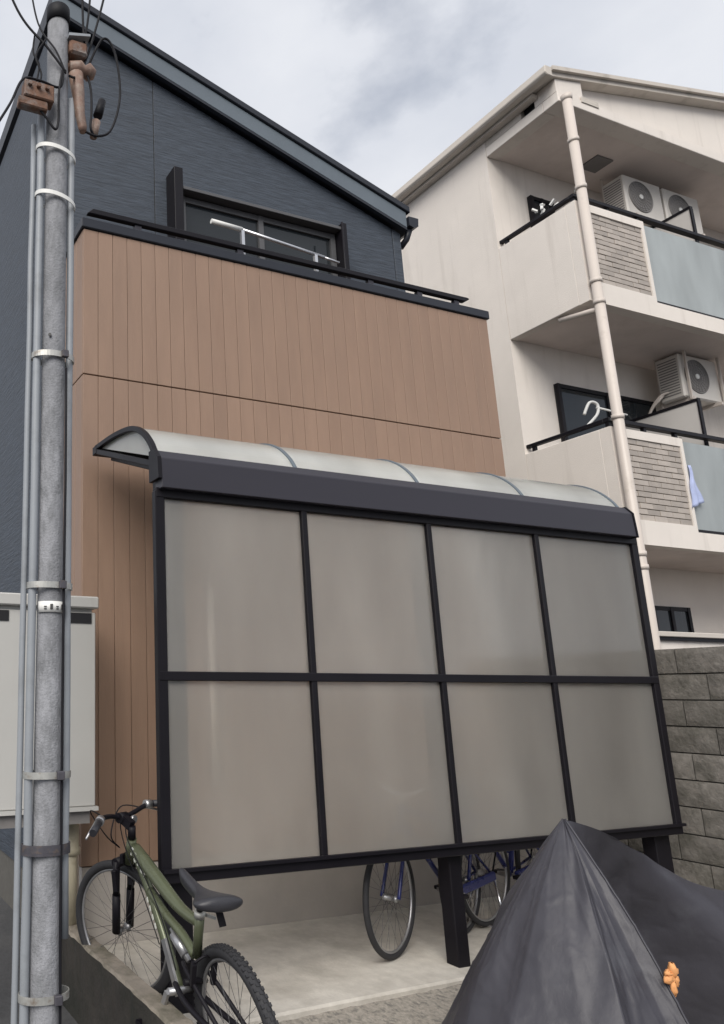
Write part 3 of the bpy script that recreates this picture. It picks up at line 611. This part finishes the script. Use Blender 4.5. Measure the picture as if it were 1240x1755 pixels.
# rusty spool bracket on the left, insulator and sleeve on the right
br = obj('spool_bracket', MB().box(0.775, 0.93, 3.08, 3.15, 4.50, 4.595).box(0.75, 0.90, 3.09, 3.14, 4.45, 4.50), 'rust', up, bevel=0.006)
for x in (0.80, 0.845, 0.89): obj('bolt', MB().tube([(x, 3.079, 4.56), (x, 3.06, 4.56)], 0.011, 8), 'rust', br)
jb = obj('junction_box', MB().box(1.03, 1.13, 3.14, 3.24, 4.90, 4.985), 'rust', up, bevel=0.012)
obj('junction_lid', MB().prism([(1.02, 4.986), (1.14, 5.02), (1.14, 5.035), (1.02, 5.003)], 'y', 3.13, 3.25), 'conduit', jb)
obj('insulator', MB().tube([(1.04, 3.19, 4.845), (1.10, 3.19, 4.85), (1.125, 3.19, 4.845), (1.15, 3.19, 4.85), (1.185, 3.19, 4.845)], [0.030, 0.045, 0.030, 0.045, 0.026], 14), 'ceramic', up)
obj('insulator_arm', MB().tube([(0.99, 3.19, 4.83), (1.05, 3.19, 4.845)], 0.02, 10), 'rust', up)
obj('sleeve', MB().tube([(1.075, 3.18, 4.80), (1.09, 3.18, 4.68), (1.10, 3.18, 4.56), (1.115, 3.18, 4.485), (1.118, 3.18, 4.46)], [0.040, 0.034, 0.027, 0.024, 0.018], 12), 'ceramic', up)
obj('sleeve', MB().tube([(1.24, 3.22, 4.72), (1.215, 3.22, 4.62)], [0.022, 0.026], 10), 'cable', up)
obj('sleeve', MB().tube([(1.205, 3.22, 4.58), (1.19, 3.22, 4.48)], [0.026, 0.020], 10), 'ceramic', up)
for i, pts in enumerate([
    [(1.30, 3.1, 6.2), (1.26, 3.14, 5.55), (1.17, 3.17, 5.06), (1.09, 3.17, 4.80), (1.02, 3.12, 4.72)],
    [(0.86, 3.3, 6.4), (0.82, 3.25, 5.6), (0.86, 3.2, 5.1), (0.95, 3.13, 4.86), (1.0, 3.12, 4.73)],
    [(0.55, 3.1, 5.45), (0.74, 3.14, 5.05), (0.90, 3.125, 4.86), (1.0, 3.12, 4.74)],
    [(1.05, 3.0, 6.1), (1.10, 3.15, 5.30), (1.12, 3.17, 4.98)],
    [(1.14, 3.19, 4.86), (1.22, 3.16, 5.06), (1.29, 3.16, 5.0), (1.325, 3.17, 4.75), (1.28, 3.18, 4.53), (1.20, 3.18, 4.46), (1.12, 3.18, 4.47)],
    [(1.13, 3.18, 4.85), (1.16, 3.18, 4.74), (1.165, 3.18, 4.60), (1.16, 3.18, 4.50), (1.19, 3.2, 4.47), (1.2, 3.21, 4.5)],
    [(0.99, 3.125, 4.74), (0.97, 3.125, 4.64), (0.86, 3.11, 4.63), (0.77, 3.1, 4.60), (0.70, 3.05, 4.40), (0.62, 3.0, 4.2)],
    [(0.985, 3.125, 4.75), (0.965, 3.12, 4.60), (0.965, 3.12, 4.44), (0.945, 3.11, 4.37), (0.90, 3.11, 4.42), (0.86, 3.11, 4.46)],
    [(0.89, 3.12, 4.90), (0.84, 3.12, 4.78), (0.87, 3.12, 4.68), (0.85, 3.12, 4.60)],
    [(0.84, 3.15, 4.95), (0.83, 3.14, 4.82), (0.86, 3.13, 4.74), (0.84, 3.12, 4.60)],
    [(1.20, 3.22, 5.9), (1.155, 3.2, 5.25), (1.12, 3.19, 5.02)]]):
    L_ = ['black cable climbing right from the pole insulator into the sky', 'black cable rising past the left of the pole cap', 'black cable stretching off left from the pole clamp', 'black cable dropping onto the rusty junction box', 'black cable loop hanging from the pole insulator over the dark wall', 'short black cable running down beside the brown sleeve', 'black cable crossing the pole to the rusty spool bracket', 'black cable curling under the rusty spool bracket', 'thin tangled cable just above the rusty spool bracket', 'thin outer tangled cable left of the pole above the bracket', 'black cable dropping on the right edge of the junction box'][i]
    tag(obj('cable', MB().tube(crom(pts, 10), 0.0065 if i not in (1, 8, 9) else 0.005, 7), 'cable'), L_, 'cable', 'cables at the top of the pole')

# ------------------------------------------------------------------ bicycles
def wheel(parent, c, h, u, R, tyre_r, rim='silver', spokes=32, knob=False):
    c, h, u = Vector(c), Vector(h).normalized(), Vector(u).normalized(); ax = h.cross(u).normalized()
    w_ = obj('wheel', MB().ring(c, h, u, R - tyre_r * 2.1, 0.009, 60, 6), rim, parent)
    ty = MB().ring(c, h, u, R - tyre_r, tyre_r, 72, 10)
    if knob:
        for i in range(72):
            a = 2 * math.pi * i / 72; d = h * math.cos(a) + u * math.sin(a); t = -h * math.sin(a) + u * math.cos(a)
            for s in (-0.6, 0, 0.6):
                p = c + d * (R - 0.003 - abs(s) * 0.004) + ax * s * tyre_r + (t * R * 0.043 if s == 0 else t * 0)
                ty.bar(p - t * 0.007, p + t * 0.007, tyre_r * 0.45, 0.008, up=d)
    obj('tyre', ty, 'rubber', w_)
    sp = MB(); rr = R - tyre_r * 2.1
    for i in range(spokes):
        a = 2 * math.pi * i / spokes; s = 1 if i % 2 else -1; a0 = a + (0.9 if (i // 2) % 2 else -0.9)
        p0 = c + (h * math.cos(a0) + u * math.sin(a0)) * 0.024 + ax * s * 0.03; p1 = c + (h * math.cos(a) + u * math.sin(a)) * rr
        sp.tube([p0, p1], 0.0012, 4, cap=False)
    obj('spokes', sp, 'spoke', w_)
    obj('hub', MB().tube([c - ax * 0.05, c - ax * 0.035, c - ax * 0.03, c + ax * 0.03, c + ax * 0.035, c + ax * 0.05], [0.008, 0.026, 0.016, 0.016, 0.026, 0.008], 12), 'silver', w_)
    return w_
Z3 = Vector((0, 0, 1))
# --- green full suspension bicycle
gb = thing('bicycle', 'green full suspension bicycle with black saddle parked beside the low kerb wall', 'bicycle', (1.72, 3.6, 0))
LEAN = 0.10
def P(dx, y, z, base=1.70):           # bicycle plane: rises leaning slightly towards -X
    return Vector((base + dx - LEAN * (z - 0.3), y, z))
fa = math.radians(116); fh = Vector((math.cos(fa), math.sin(fa), 0)); fu = (Z3 + Vector((-LEAN, 0, 0))).normalized()
FH = P(0, 4.10, 0.352); RH = P(0.035, 3.00, 0.222)
wheel(gb, FH, fh, fu, 0.350, 0.024)
wheel(gb, RH, (0.02, 1, 0.0), fu, 0.350, 0.027, knob=True)
fax = fh.cross(fu).normalized()
HT, HB = P(0.0, 3.85, 0.855), P(0, 3.92, 0.725)
frm = obj('frame', MB().tube([HT, HB], 0.026, 14).tube(crom([P(0, 3.82, 0.81), P(0, 3.62, 0.735), P(0, 3.36, 0.645), P(0.005, 3.18, 0.62)], 5), [0.033, 0.034, 0.035, 0.036, 0.036, 0.035, 0.034, 0.033, 0.032, 0.030, 0.028, 0.026, 0.025, 0.024, 0.022, 0.021], 14)
    .tube(crom([P(0, 3.83, 0.80), P(0, 3.70, 0.66), P(0, 3.56, 0.47), P(0, 3.44, 0.27)], 5), 0.023, 12)
    .tube(crom([P(0, 3.68, 0.64), P(0, 3.52, 0.575), P(0, 3.36, 0.53), P(0.003, 3.25, 0.47)], 5), 0.021, 12)
    .tube([P(0.005, 3.16, 0.665), P(0.004, 3.235, 0.47)], 0.021, 12), 'bike_green', gb)
for k_ in range(5):                     # worn pale lettering on the tubes
    y = 3.80 - 0.036 * k_; z = 0.775 - 0.018 * k_
    c = P(-0.034, y, z + 0.010); lt = MB(); lt.bar(c, c + Vector((0.004, -0.006, 0.035)), 0.004, 0.008, up=(0, 1, 0))
    if k_ % 2: lt.bar(c, c + Vector((0, -0.016, -0.006)), 0.004, 0.007)
    lt.bar(c + Vector((0.004, -0.006, 0.035)), c + Vector((0.004, -0.022, 0.029)), 0.004, 0.007); obj('frame_letter', lt, 'letter', frm)
for k_ in range(4):
    c = P(-0.025, 3.665 - 0.022 * k_, 0.615 - 0.034 * k_); lt = MB(); lt.bar(c, c + Vector((0.0, -0.012, -0.022)), 0.003, 0.012, up=(0, 1, 0)); obj('frame_letter', lt, 'letter', frm)
# fork
CR = P(0, 4.0, 0.70); fk = MB()
for s in (-1, 1):
    o_ = fax * s * 0.058
    fk.tube([CR + o_ + Z3 * 0.03, CR.lerp(FH, 0.45) + o_], 0.019, 12).tube([CR.lerp(FH, 0.42) + o_, FH + o_ * 0.95], 0.0225, 12)
fk.tube([CR + fax * 0.07 + Z3 * 0.02, CR - fax * 0.07 + Z3 * 0.02], 0.026, 12).tube([CR + Z3 * 0.02, HB], 0.024, 12)
fork = obj('fork', fk, 'black_metal', gb, fix=False)
BC = CR - fax * 0 + Z3 * -0.02 - fh * 0.04
obj('brake', MB().bar(CR + fax * 0.075 - Z3 * 0.01, CR + fax * 0.06 - Z3 * 0.12, 0.03, 0.03).bar(CR - fax * 0.075 - Z3 * 0.01, CR - fax * 0.06 - Z3 * 0.12, 0.03, 0.03).bar(CR + fax * 0.08 + Z3 * 0.05 - fh * 0.05, CR - fax * 0.08 + Z3 * 0.05 - fh * 0.05, 0.02, 0.05), 'black_metal', fork, bevel=0.004)
# stem and handlebar
ST = P(0.0, 3.835, 0.92); bt = ST + fh * 0.065 + Z3 * 0.035
bardir = Vector((fax.x, fax.y, 0)).normalized()
if bardir.x < 0: bardir = -bardir
obj('stem', MB().tube([HT, ST], 0.021, 12).bar(ST, bt, 0.04, 0.045).tube([bt - bardir * 0.03, bt + bardir * 0.03], 0.027, 12), 'black_metal', gb)
hbv = [bt - bardir * 0.36 - fh * 0.13 - Z3 * 0.015, bt - bardir * 0.22 - fh * 0.05 + Z3 * 0.02, bt - bardir * 0.09 + Z3 * 0.015, bt, bt + bardir * 0.09 + Z3 * 0.015, bt + bardir * 0.20 - fh * 0.02 + Z3 * 0.05, bt + bardir * 0.33 - fh * 0.06 + Z3 * 0.05]
hb = obj('handlebar', MB().tube(crom(hbv, 5), 0.0125, 10), 'black_metal', gb)
for (a, b_) in ((hbv[0], hbv[1]), (hbv[6], hbv[5])):
    d = (b_ - a).normalized()
    obj('grip', MB().tube([a - d * 0.01, a + d * 0.115], 0.0185, 12), 'saddle', hb)
    obj('shifter', MB().tube([a + d * 0.125, a + d * 0.165], 0.023, 12), 'silver', hb)
    lv0 = a + d * 0.155 + fh * 0.03 - Z3 * 0.012; lv1 = a + d * 0.02 + fh * 0.055 - Z3 * 0.045
    obj('brake_lever', MB().tube([a + d * 0.16, lv0, lv1], [0.009, 0.009, 0.006], 8), 'silver', hb)
for s in (-1, 1):
    obj('brake_cable', MB().tube(crom([bt + bardir * s * 0.17 + Z3 * 0.03, bt + bardir * s * 0.12 + fh * 0.12 + Z3 * 0.03, bt + bardir * s * 0.02 + fh * 0.10 - Z3 * 0.10, CR + Z3 * 0.08 + fh * 0.03], 7), 0.0035, 6), 'cable', hb)
obj('gear_cable', MB().tube(crom([HT + Vector((-0.02, 0.03, 0.06)), P(-0.045, 3.80, 0.86), P(-0.040, 3.62, 0.705), P(-0.03, 3.5, 0.56), P(-0.02, 3.42, 0.36)], 7), 0.003, 6), 'cable', hb)
obj('gear_cable', MB().tube(crom([bt + Z3 * 0.02, P(-0.03, 3.92, 0.90), P(-0.03, 3.86, 0.78), P(-0.03, 3.72, 0.64), P(-0.028, 3.56, 0.43)], 7), 0.003, 6), 'cable', hb)
obj('reflector', MB().tube([bt + bardir * 0.05 - fh * 0.03 - Z3 * 0.01, bt + bardir * 0.05 - fh * 0.045 - Z3 * 0.01], 0.02, 14), 'silver', hb)
# seat post and saddle
obj('seat_post', MB().tube([P(0.004, 3.165, 0.655), P(0.0, 3.125, 0.765)], 0.0145, 10).bar(P(0.0, 3.06, 0.755), P(0, 3.19, 0.775), 0.03, 0.012), 'black_metal', gb)
obj('seat_clamp', MB().tube([P(0.005, 3.168, 0.648), P(0.005, 3.158, 0.675)], 0.025, 12).bar(P(0.03, 3.165, 0.655), P(0.06, 3.12, 0.648), 0.008, 0.012), 'band_metal', gb)
sdl = MB(); N_ = 14; Mm = 16; vs = []
for i in range(N_ + 1):
    t = i / N_; y = 3.30 - 0.38 * t
    wv = 0.021 + 0.016 * t + 0.085 * (1 / (1 + math.exp(-14 * (t - 0.66)))); wv *= math.sqrt(max(0.0, 1 - max(0, (t - 0.9) / 0.1) ** 2 * 0.75)); wv *= math.sqrt(min(1, 0.25 + t * 14))
    zc = 0.812 - 0.028 * math.sin(math.pi * min(1, t * 1.1)) - 0.050 * t
    for j in range(Mm):
        a = 2 * math.pi * j / Mm; ca, sa = math.cos(a), math.sin(a)
        x = wv * (abs(ca) ** 0.8) * (1 if ca >= 0 else -1)
        z = zc + (0.020 * sa if sa > 0 else (0.040 + 0.015 * (1 - t)) * sa) - 0.10 * wv * (ca ** 2)
        q = P(0, y, z); vs.append((q.x + x, q.y, q.z))
fs = [(i * Mm + j, i * Mm + (j + 1) % Mm, (i + 1) * Mm + (j + 1) % Mm, (i + 1) * Mm + j) for i in range(N_) for j in range(Mm)] + [tuple(range(Mm)), tuple(N_ * Mm + j for j in reversed(range(Mm)))]
sdl.add(vs, fs, True)
so_ = obj('saddle', sdl, 'saddle', gb); md = so_.modifiers.new('s', 'SUBSURF'); md.levels = 1; md.render_levels = 1
obj('saddle_bracket', MB().bar(P(0.02, 3.02, 0.735), P(0.03, 3.01, 0.65), 0.025, 0.03), 'black_metal', gb)
# rear suspension, swing arm, crank
obj('shock', MB().tube([P(0, 3.46, 0.525), P(0.01, 3.33, 0.42)], 0.013, 10).tube([P(0.0, 3.44, 0.505), P(0.009, 3.35, 0.44)], 0.026, 12), 'silver', gb)
obj('pivot_plate', MB().bar(P(-0.03, 3.50, 0.47), P(-0.03, 3.40, 0.26), 0.012, 0.045, up=(0, 1, 0)), 'silver', gb)
swg = MB()
for s in (-1, 1):
    swg.tube(crom([P(s * 0.035, 3.41, 0.31), P(s * 0.055, 3.25, 0.27), RH + Vector((s * 0.062, 0, 0))], 5), 0.013, 8)
    swg.tube(crom([P(s * 0.02, 3.33, 0.42), P(s * 0.05, 3.22, 0.40), RH + Vector((s * 0.062, 0, 0.01))], 5), 0.010, 8)
swg.tube([P(-0.055, 3.27, 0.36), P(0.055, 3.27, 0.36)], 0.015, 8)
obj('swing_arm', swg, 'black_metal', gb, fix=False)
obj('rear_brake', MB().bar(P(-0.05, 3.16, 0.47), P(-0.05, 3.20, 0.37), 0.02, 0.03).bar(P(0.05, 3.16, 0.47), P(0.05, 3.20, 0.37), 0.02, 0.03).tube(crom([P(-0.05, 3.16, 0.47), P(0, 3.14, 0.50), P(0.05, 3.16, 0.47)], 4), 0.006, 6), 'black_metal', gb)
BBc = P(0, 3.42, 0.275)
obj('chain_guard', MB().tube([BBc + Vector((0.055, 0, 0)), BBc + Vector((0.066, 0, 0))], 0.11, 28), 'black_metal', gb)
ck = MB().tube([BBc - Vector((0.07, 0, 0)), BBc + Vector((0.085, 0, 0))], 0.017, 10)
ck.bar(BBc + Vector((0.085, 0, 0)), BBc + Vector((0.10, -0.09, 0.15)), 0.014, 0.026).bar(BBc - Vector((0.075, 0, 0)), BBc + Vector((-0.085, 0.08, -0.15)), 0.014, 0.026)
obj('crank', ck, 'silver', gb)
for c in (BBc + Vector((0.15, -0.09, 0.15)), BBc + Vector((-0.135, 0.08, -0.15))):
    pd = MB()
    for yy in (-0.035, 0.035): pd.box(c.x - 0.045, c.x + 0.045, c.y + yy - 0.006, c.y + yy + 0.006, c.z - 0.012, c.z + 0.012)
    for xx in (-0.045, 0.0, 0.045): pd.box(c.x + xx - 0.006, c.x + xx + 0.006, c.y - 0.028, c.y + 0.028, c.z - 0.010, c.z + 0.010)
    obj('pedal', pd, 'black_metal', gb)
obj('kickstand', MB().tube([RH + Vector((-0.065, 0.04, 0)), RH + Vector((-0.03, 0.10, -0.30))], 0.008, 8), 'silver', gb)
obj('derailleur', MB().bar(RH + Vector((0.085, 0.02, -0.03)), RH + Vector((0.085, 0.06, -0.17)), 0.02, 0.03).tube([RH + Vector((0.07, 0, 0)), RH + Vector((0.09, 0, 0))], 0.045, 18), 'black_metal', gb)

# --- blue city bicycle inside the shelter
bb = thing('bicycle', 'dark blue city bicycle under the shelter with its front wheel left of the post', 'bicycle', (4.0, 4.25, 0))
bf = Vector((3.51, 4.11, 0.345)); brr = Vector((4.60, 4.40, 0.345))
ba = math.radians(204); bh = Vector((math.cos(ba), math.sin(ba), 0))
wheel(bb, bf, bh, Z3, 0.345, 0.019); bd = (bf - brr).normalized(); wheel(bb, brr, bd, Z3, 0.345, 0.019)
bax = bh.cross(Z3).normalized(); sx = bd.cross(Z3).normalized()
def Q(t, z, s=0): q = brr + (bf - brr) * t + sx * s; return Vector((q.x, q.y, z))
fk2 = MB()
for s in (-1, 1): fk2.tube(crom([Q(0.86, 0.74) + bax * s * 0.045, bf.lerp(Q(0.86, 0.74), 0.4) + bax * s * 0.05 + Z3 * 0.0, bf + bax * s * 0.055], 5), 0.0115, 8)
fk2.tube([Q(0.86, 0.74), Q(0.82, 0.88)], 0.018, 10).tube([Q(0.86, 0.735) + bax * 0.05, Q(0.86, 0.735) - bax * 0.05], 0.016, 8)
obj('fork', fk2, 'bike_blue', bb, fix=False)
fr2 = MB().tube([Q(0.825, 0.86), Q(0.28, 0.70)], 0.015, 10).tube([Q(0.84, 0.80), Q(0.40, 0.285)], 0.017, 10).tube([Q(0.40, 0.28), Q(0.27, 0.74)], 0.019, 12)
for s in (-1, 1): fr2.tube([Q(0.40, 0.29, s * 0.03), Q(0, 0.345, s * 0.06)], 0.010, 8).tube([Q(0.29, 0.66, s * 0.02), Q(0, 0.345, s * 0.06)], 0.009, 8)
obj('frame', fr2, 'bike_blue', bb, fix=False)
obj('chain_case', MB().bar(Q(0.46, 0.30, -0.075), Q(0.0, 0.345, -0.075), 0.03, 0.062), 'bike_blue', bb, bevel=0.01)
ck = MB(); ck.tube([Q(0.40, 0.285, -0.10), Q(0.40, 0.285, 0.09)], 0.014, 10).bar(Q(0.40, 0.285, -0.10), Q(0.545, 0.315, -0.115), 0.012, 0.024).bar(Q(0.40, 0.285, 0.09), Q(0.25, 0.26, 0.11), 0.012, 0.024)
obj('crank', ck, 'silver', bb, fix=False)
for (t, z, s) in ((0.545, 0.315, -0.16), (0.25, 0.26, 0.155)): obj('pedal', MB().bar(Q(t, z, s - 0.045), Q(t, z, s + 0.045), 0.075, 0.024), 'black_metal', bb, bevel=0.004)
obj('seat_post', MB().tube([Q(0.27, 0.74), Q(0.25, 0.84)], 0.013, 10), 'chrome', bb)
sd2 = MB(); sd2.tube([Q(0.39, 0.86), Q(0.32, 0.865), Q(0.24, 0.87), Q(0.17, 0.875), Q(0.13, 0.875)], [0.018, 0.032, 0.06, 0.095, 0.06], 14)
obj('saddle', sd2, 'saddle', bb)
obj('handlebar', MB().tube(crom([Q(0.74, 0.98) + bax * 0.27 - bh * 0.10, Q(0.79, 1.0) + bax * 0.18, Q(0.81, 0.94), Q(0.79, 1.0) - bax * 0.18, Q(0.74, 0.98) - bax * 0.27 - bh * 0.10], 6), 0.012, 10).tube([Q(0.82, 0.88), Q(0.81, 0.95)], 0.014, 10), 'chrome', bb)
mgd = MB().tube([brr + (bd * math.cos(a) + Z3 * math.sin(a)) * 0.37 for a in [math.radians(20 + 8 * i) for i in range(19)]], 0.018, 8); obj('mudguard', mgd, 'bike_blue', bb)
obj('kickstand', MB().tube([Q(0.0, 0.33, 0.07), Q(0.03, 0.01, 0.14)], 0.010, 8).tube([Q(0.0, 0.33, -0.07), Q(0.03, 0.01, -0.14)], 0.010, 8).tube([Q(0.03, 0.01, 0.14), Q(0.03, 0.01, -0.14)], 0.010, 8), 'chrome', bb)
obj('rear_rack', MB().box(4.50, 4.85, 4.28, 4.42, 0.735, 0.75).tube([Q(0.0, 0.345, 0.06), (4.70, 4.42, 0.74)], 0.006, 6).tube([Q(0.0, 0.345, -0.06), (4.70, 4.29, 0.74)], 0.006, 6), 'black_metal', bb)

# --- a second one further in
off = Vector((0.80, 0.22, 0)); b2 = thing('bicycle', 'dark blue bicycle further in under the shelter towards the block wall', 'bicycle', WP[bb.name] + off)
for ch in list(bb.children):
    c2 = clone(ch, b2, WP[ch.name] + off)
    for gc in ch.children: clone(gc, c2, WP[gc.name] + off)

# ------------------------------------------------------------------ covered motorcycle
def spine(t):
    pts = [(3.34, 2.70, 1.025), (3.60, 2.72, 0.955), (3.88, 2.73, 0.83), (4.25, 2.75, 0.665), (4.75, 2.77, 0.55), (5.15, 2.78, 0.45)]
    x = t * (len(pts) - 1); i = min(int(x), len(pts) - 2); f = x - i
    p0, p1, p2, p3 = [Vector(pts[max(0, min(len(pts) - 1, j))]) for j in (i - 1, i, i + 1, i + 2)]
    return 0.5 * ((2 * p1) + (p2 - p0) * f + (2 * p0 - 5 * p1 + 4 * p2 - p3) * f * f + (3 * p1 - p0 - 3 * p2 + p3) * f ** 3)
# hem control: (spine t, hem x, hem y) listed round the cover
HEM = [(1.0, 5.42, 2.78), (0.9, 5.05, 2.36), (0.72, 4.72, 2.22), (0.55, 4.46, 2.36), (0.44, 4.30, 2.62), (0.32, 4.06, 2.96), (0.20, 3.84, 2.98), (0.08, 3.58, 2.80),
       (0.012, 3.29, 2.03), (0.0, 3.21, 2.10), (0.0, 3.08, 2.14), (0.0, 2.94, 2.12), (0.0, 2.80, 2.04), (0.0, 2.66, 2.24), (0.0, 2.51, 2.55), (0.0, 2.52, 2.78), (0.0, 2.56, 2.95), (0.0, 2.78, 3.15),
       (0.0, 3.05, 3.22), (0.06, 3.38, 3.18), (0.2, 3.72, 3.20), (0.4, 4.15, 3.18), (0.6, 4.55, 3.24), (0.8, 4.98, 3.18), (0.95, 5.30, 3.02)]
cv = MB(); per = 16; nc = len(HEM) * per; nr = 110; vs = []; rr = random.Random(11)
ph = [rr.uniform(0, 6.28) for _ in range(8)]
for j in range(nr + 1):
    v = j / nr
    for i in range(nc):
        a = i // per; f = (i % per) / per; h0, h1 = HEM[a], HEM[(a + 1) % len(HEM)]
        fs_ = f * f * (3 - 2 * f) if 4 < a < 10 else f
        t = h0[0] + (h1[0] - h0[0]) * f; hx = h0[1] + (h1[1] - h0[1]) * f; hy = h0[2] + (h1[2] - h0[2]) * f
        S = spine(t); H = Vector((hx, hy, -0.13 + 0.02 * math.sin(i * 0.21)))
        # straight tent cloth near the peak, bulging a bit outward over the tank and seat
        bul = (0.16 if t > 0.12 else 0.045) * math.sin(math.pi * min(1, v * 1.05))
        hor = v ** 0.93; ver = v ** 1.0
        x = S.x + (H.x - S.x) * (hor + bul * 0.5); y = S.y + (H.y - S.y) * (hor + bul)
        z = S.z + (H.z - S.z) * (ver - bul * 0.15)
        # wrinkles: radiating folds and slanting drag lines
        u = i / nc * 60
        wv = 0.006 * math.sin(u * 0.8 + ph[0] + 2.0 * v) * v + 0.002 * math.sin(u * 2.1 + ph[1] - 5 * v) * v + 0.005 * math.sin(u * 0.9 + 11 * v + ph[2]) * v * (1 - v) * 3
        wv += 0.0045 * math.sin(u * 2.3 - 23 * v + ph[3]) * max(0, math.sin(u * 0.4 + ph[4]))
        pv = Vector((x * 3.2, y * 3.2, z * 2.2)); n1_ = 1 - abs(mnoise.noise(pv + Vector((0, 0, 1.7 * math.sin(x * 4))))) * 2.2
        n2_ = 1 - abs(mnoise.noise(Vector((x * 9 + z * 5, y * 9, z * 6 - x * 4)))) * 2.0; n3_ = 1 - abs(mnoise.noise(Vector((x * 21 - z * 9, y * 21, z * 17)))) * 2
        env = min(1, v * 3.5)
        n4_ = 1 - abs(mnoise.noise(Vector((u * 0.55 + 2.5 * v, v * 1.6, 3.3)))) * 2.4
        wv += env * (0.0035 * max(0, n1_) ** 3 + 0.0028 * max(0, n2_) ** 5 + 0.0006 * max(0, n3_) ** 3 + 0.0022 * max(0, n4_) ** 4)
        out = Vector((H.x - S.x, H.y - S.y, 0)); out = out.normalized() if out.length > 0.01 else Vector((0, -1, 0))
        vs.append((x + out.x * wv, y + out.y * wv, z + wv * 0.5))
cv.add(vs, [(j * nc + i, j * nc + (i + 1) % nc, (j + 1) * nc + (i + 1) % nc, (j + 1) * nc + i) for j in range(nr) for i in range(nc)], True)
cm = thing('covered_motorcycle', 'motorcycle under a dark grey tent-like cover', 'motorcycle', (3.9, 2.7, -0.14))
co = obj('cover', cv, 'cover', cm)
# piped seam from the peak
ci = 8 * per
obj('seam', MB().tube([Vector(vs[j * nc + ci]) + Vector((0, -0.002, 0.001)) for j in range(0, nr + 1)], 0.005, 6), 'cover', co)
ci = 5 * per
# orange strap knot with tape hanging out
kc = Vector(vs[int(0.485 * nr) * nc + 8 * per]) + Vector((0.012, -0.022, 0.0))
def K(x, y, z): return tuple(kc + Vector((x, y, z)))
kb = MB(); kr = random.Random(21)
for (q, r_, sc_) in (((0, 0, 0), 0.024, (1, 0.8, 1.1)), ((-0.022, -0.010, -0.006), 0.019, (1.3, 0.7, 0.8)), ((0.012, -0.008, 0.026), 0.022, (0.9, 0.8, 1.2)), ((-0.004, -0.014, -0.038), 0.017, (0.8, 0.6, 1.7)), ((0.016, -0.010, -0.012), 0.017, (0.8, 0.7, 1.5)), ((-0.016, -0.008, 0.016), 0.014, (1.5, 0.7, 0.7))):
    n0 = len(kb.v); kb.ball(K(*q), r_, 10, 7, sc_)
    kb.v[n0:] = [(p[0] + kr.uniform(-0.004, 0.004), p[1] + kr.uniform(-0.004, 0.004), p[2] + kr.uniform(-0.005, 0.005)) for p in kb.v[n0:]]
obj('strap_knot', kb, 'orange', cm)
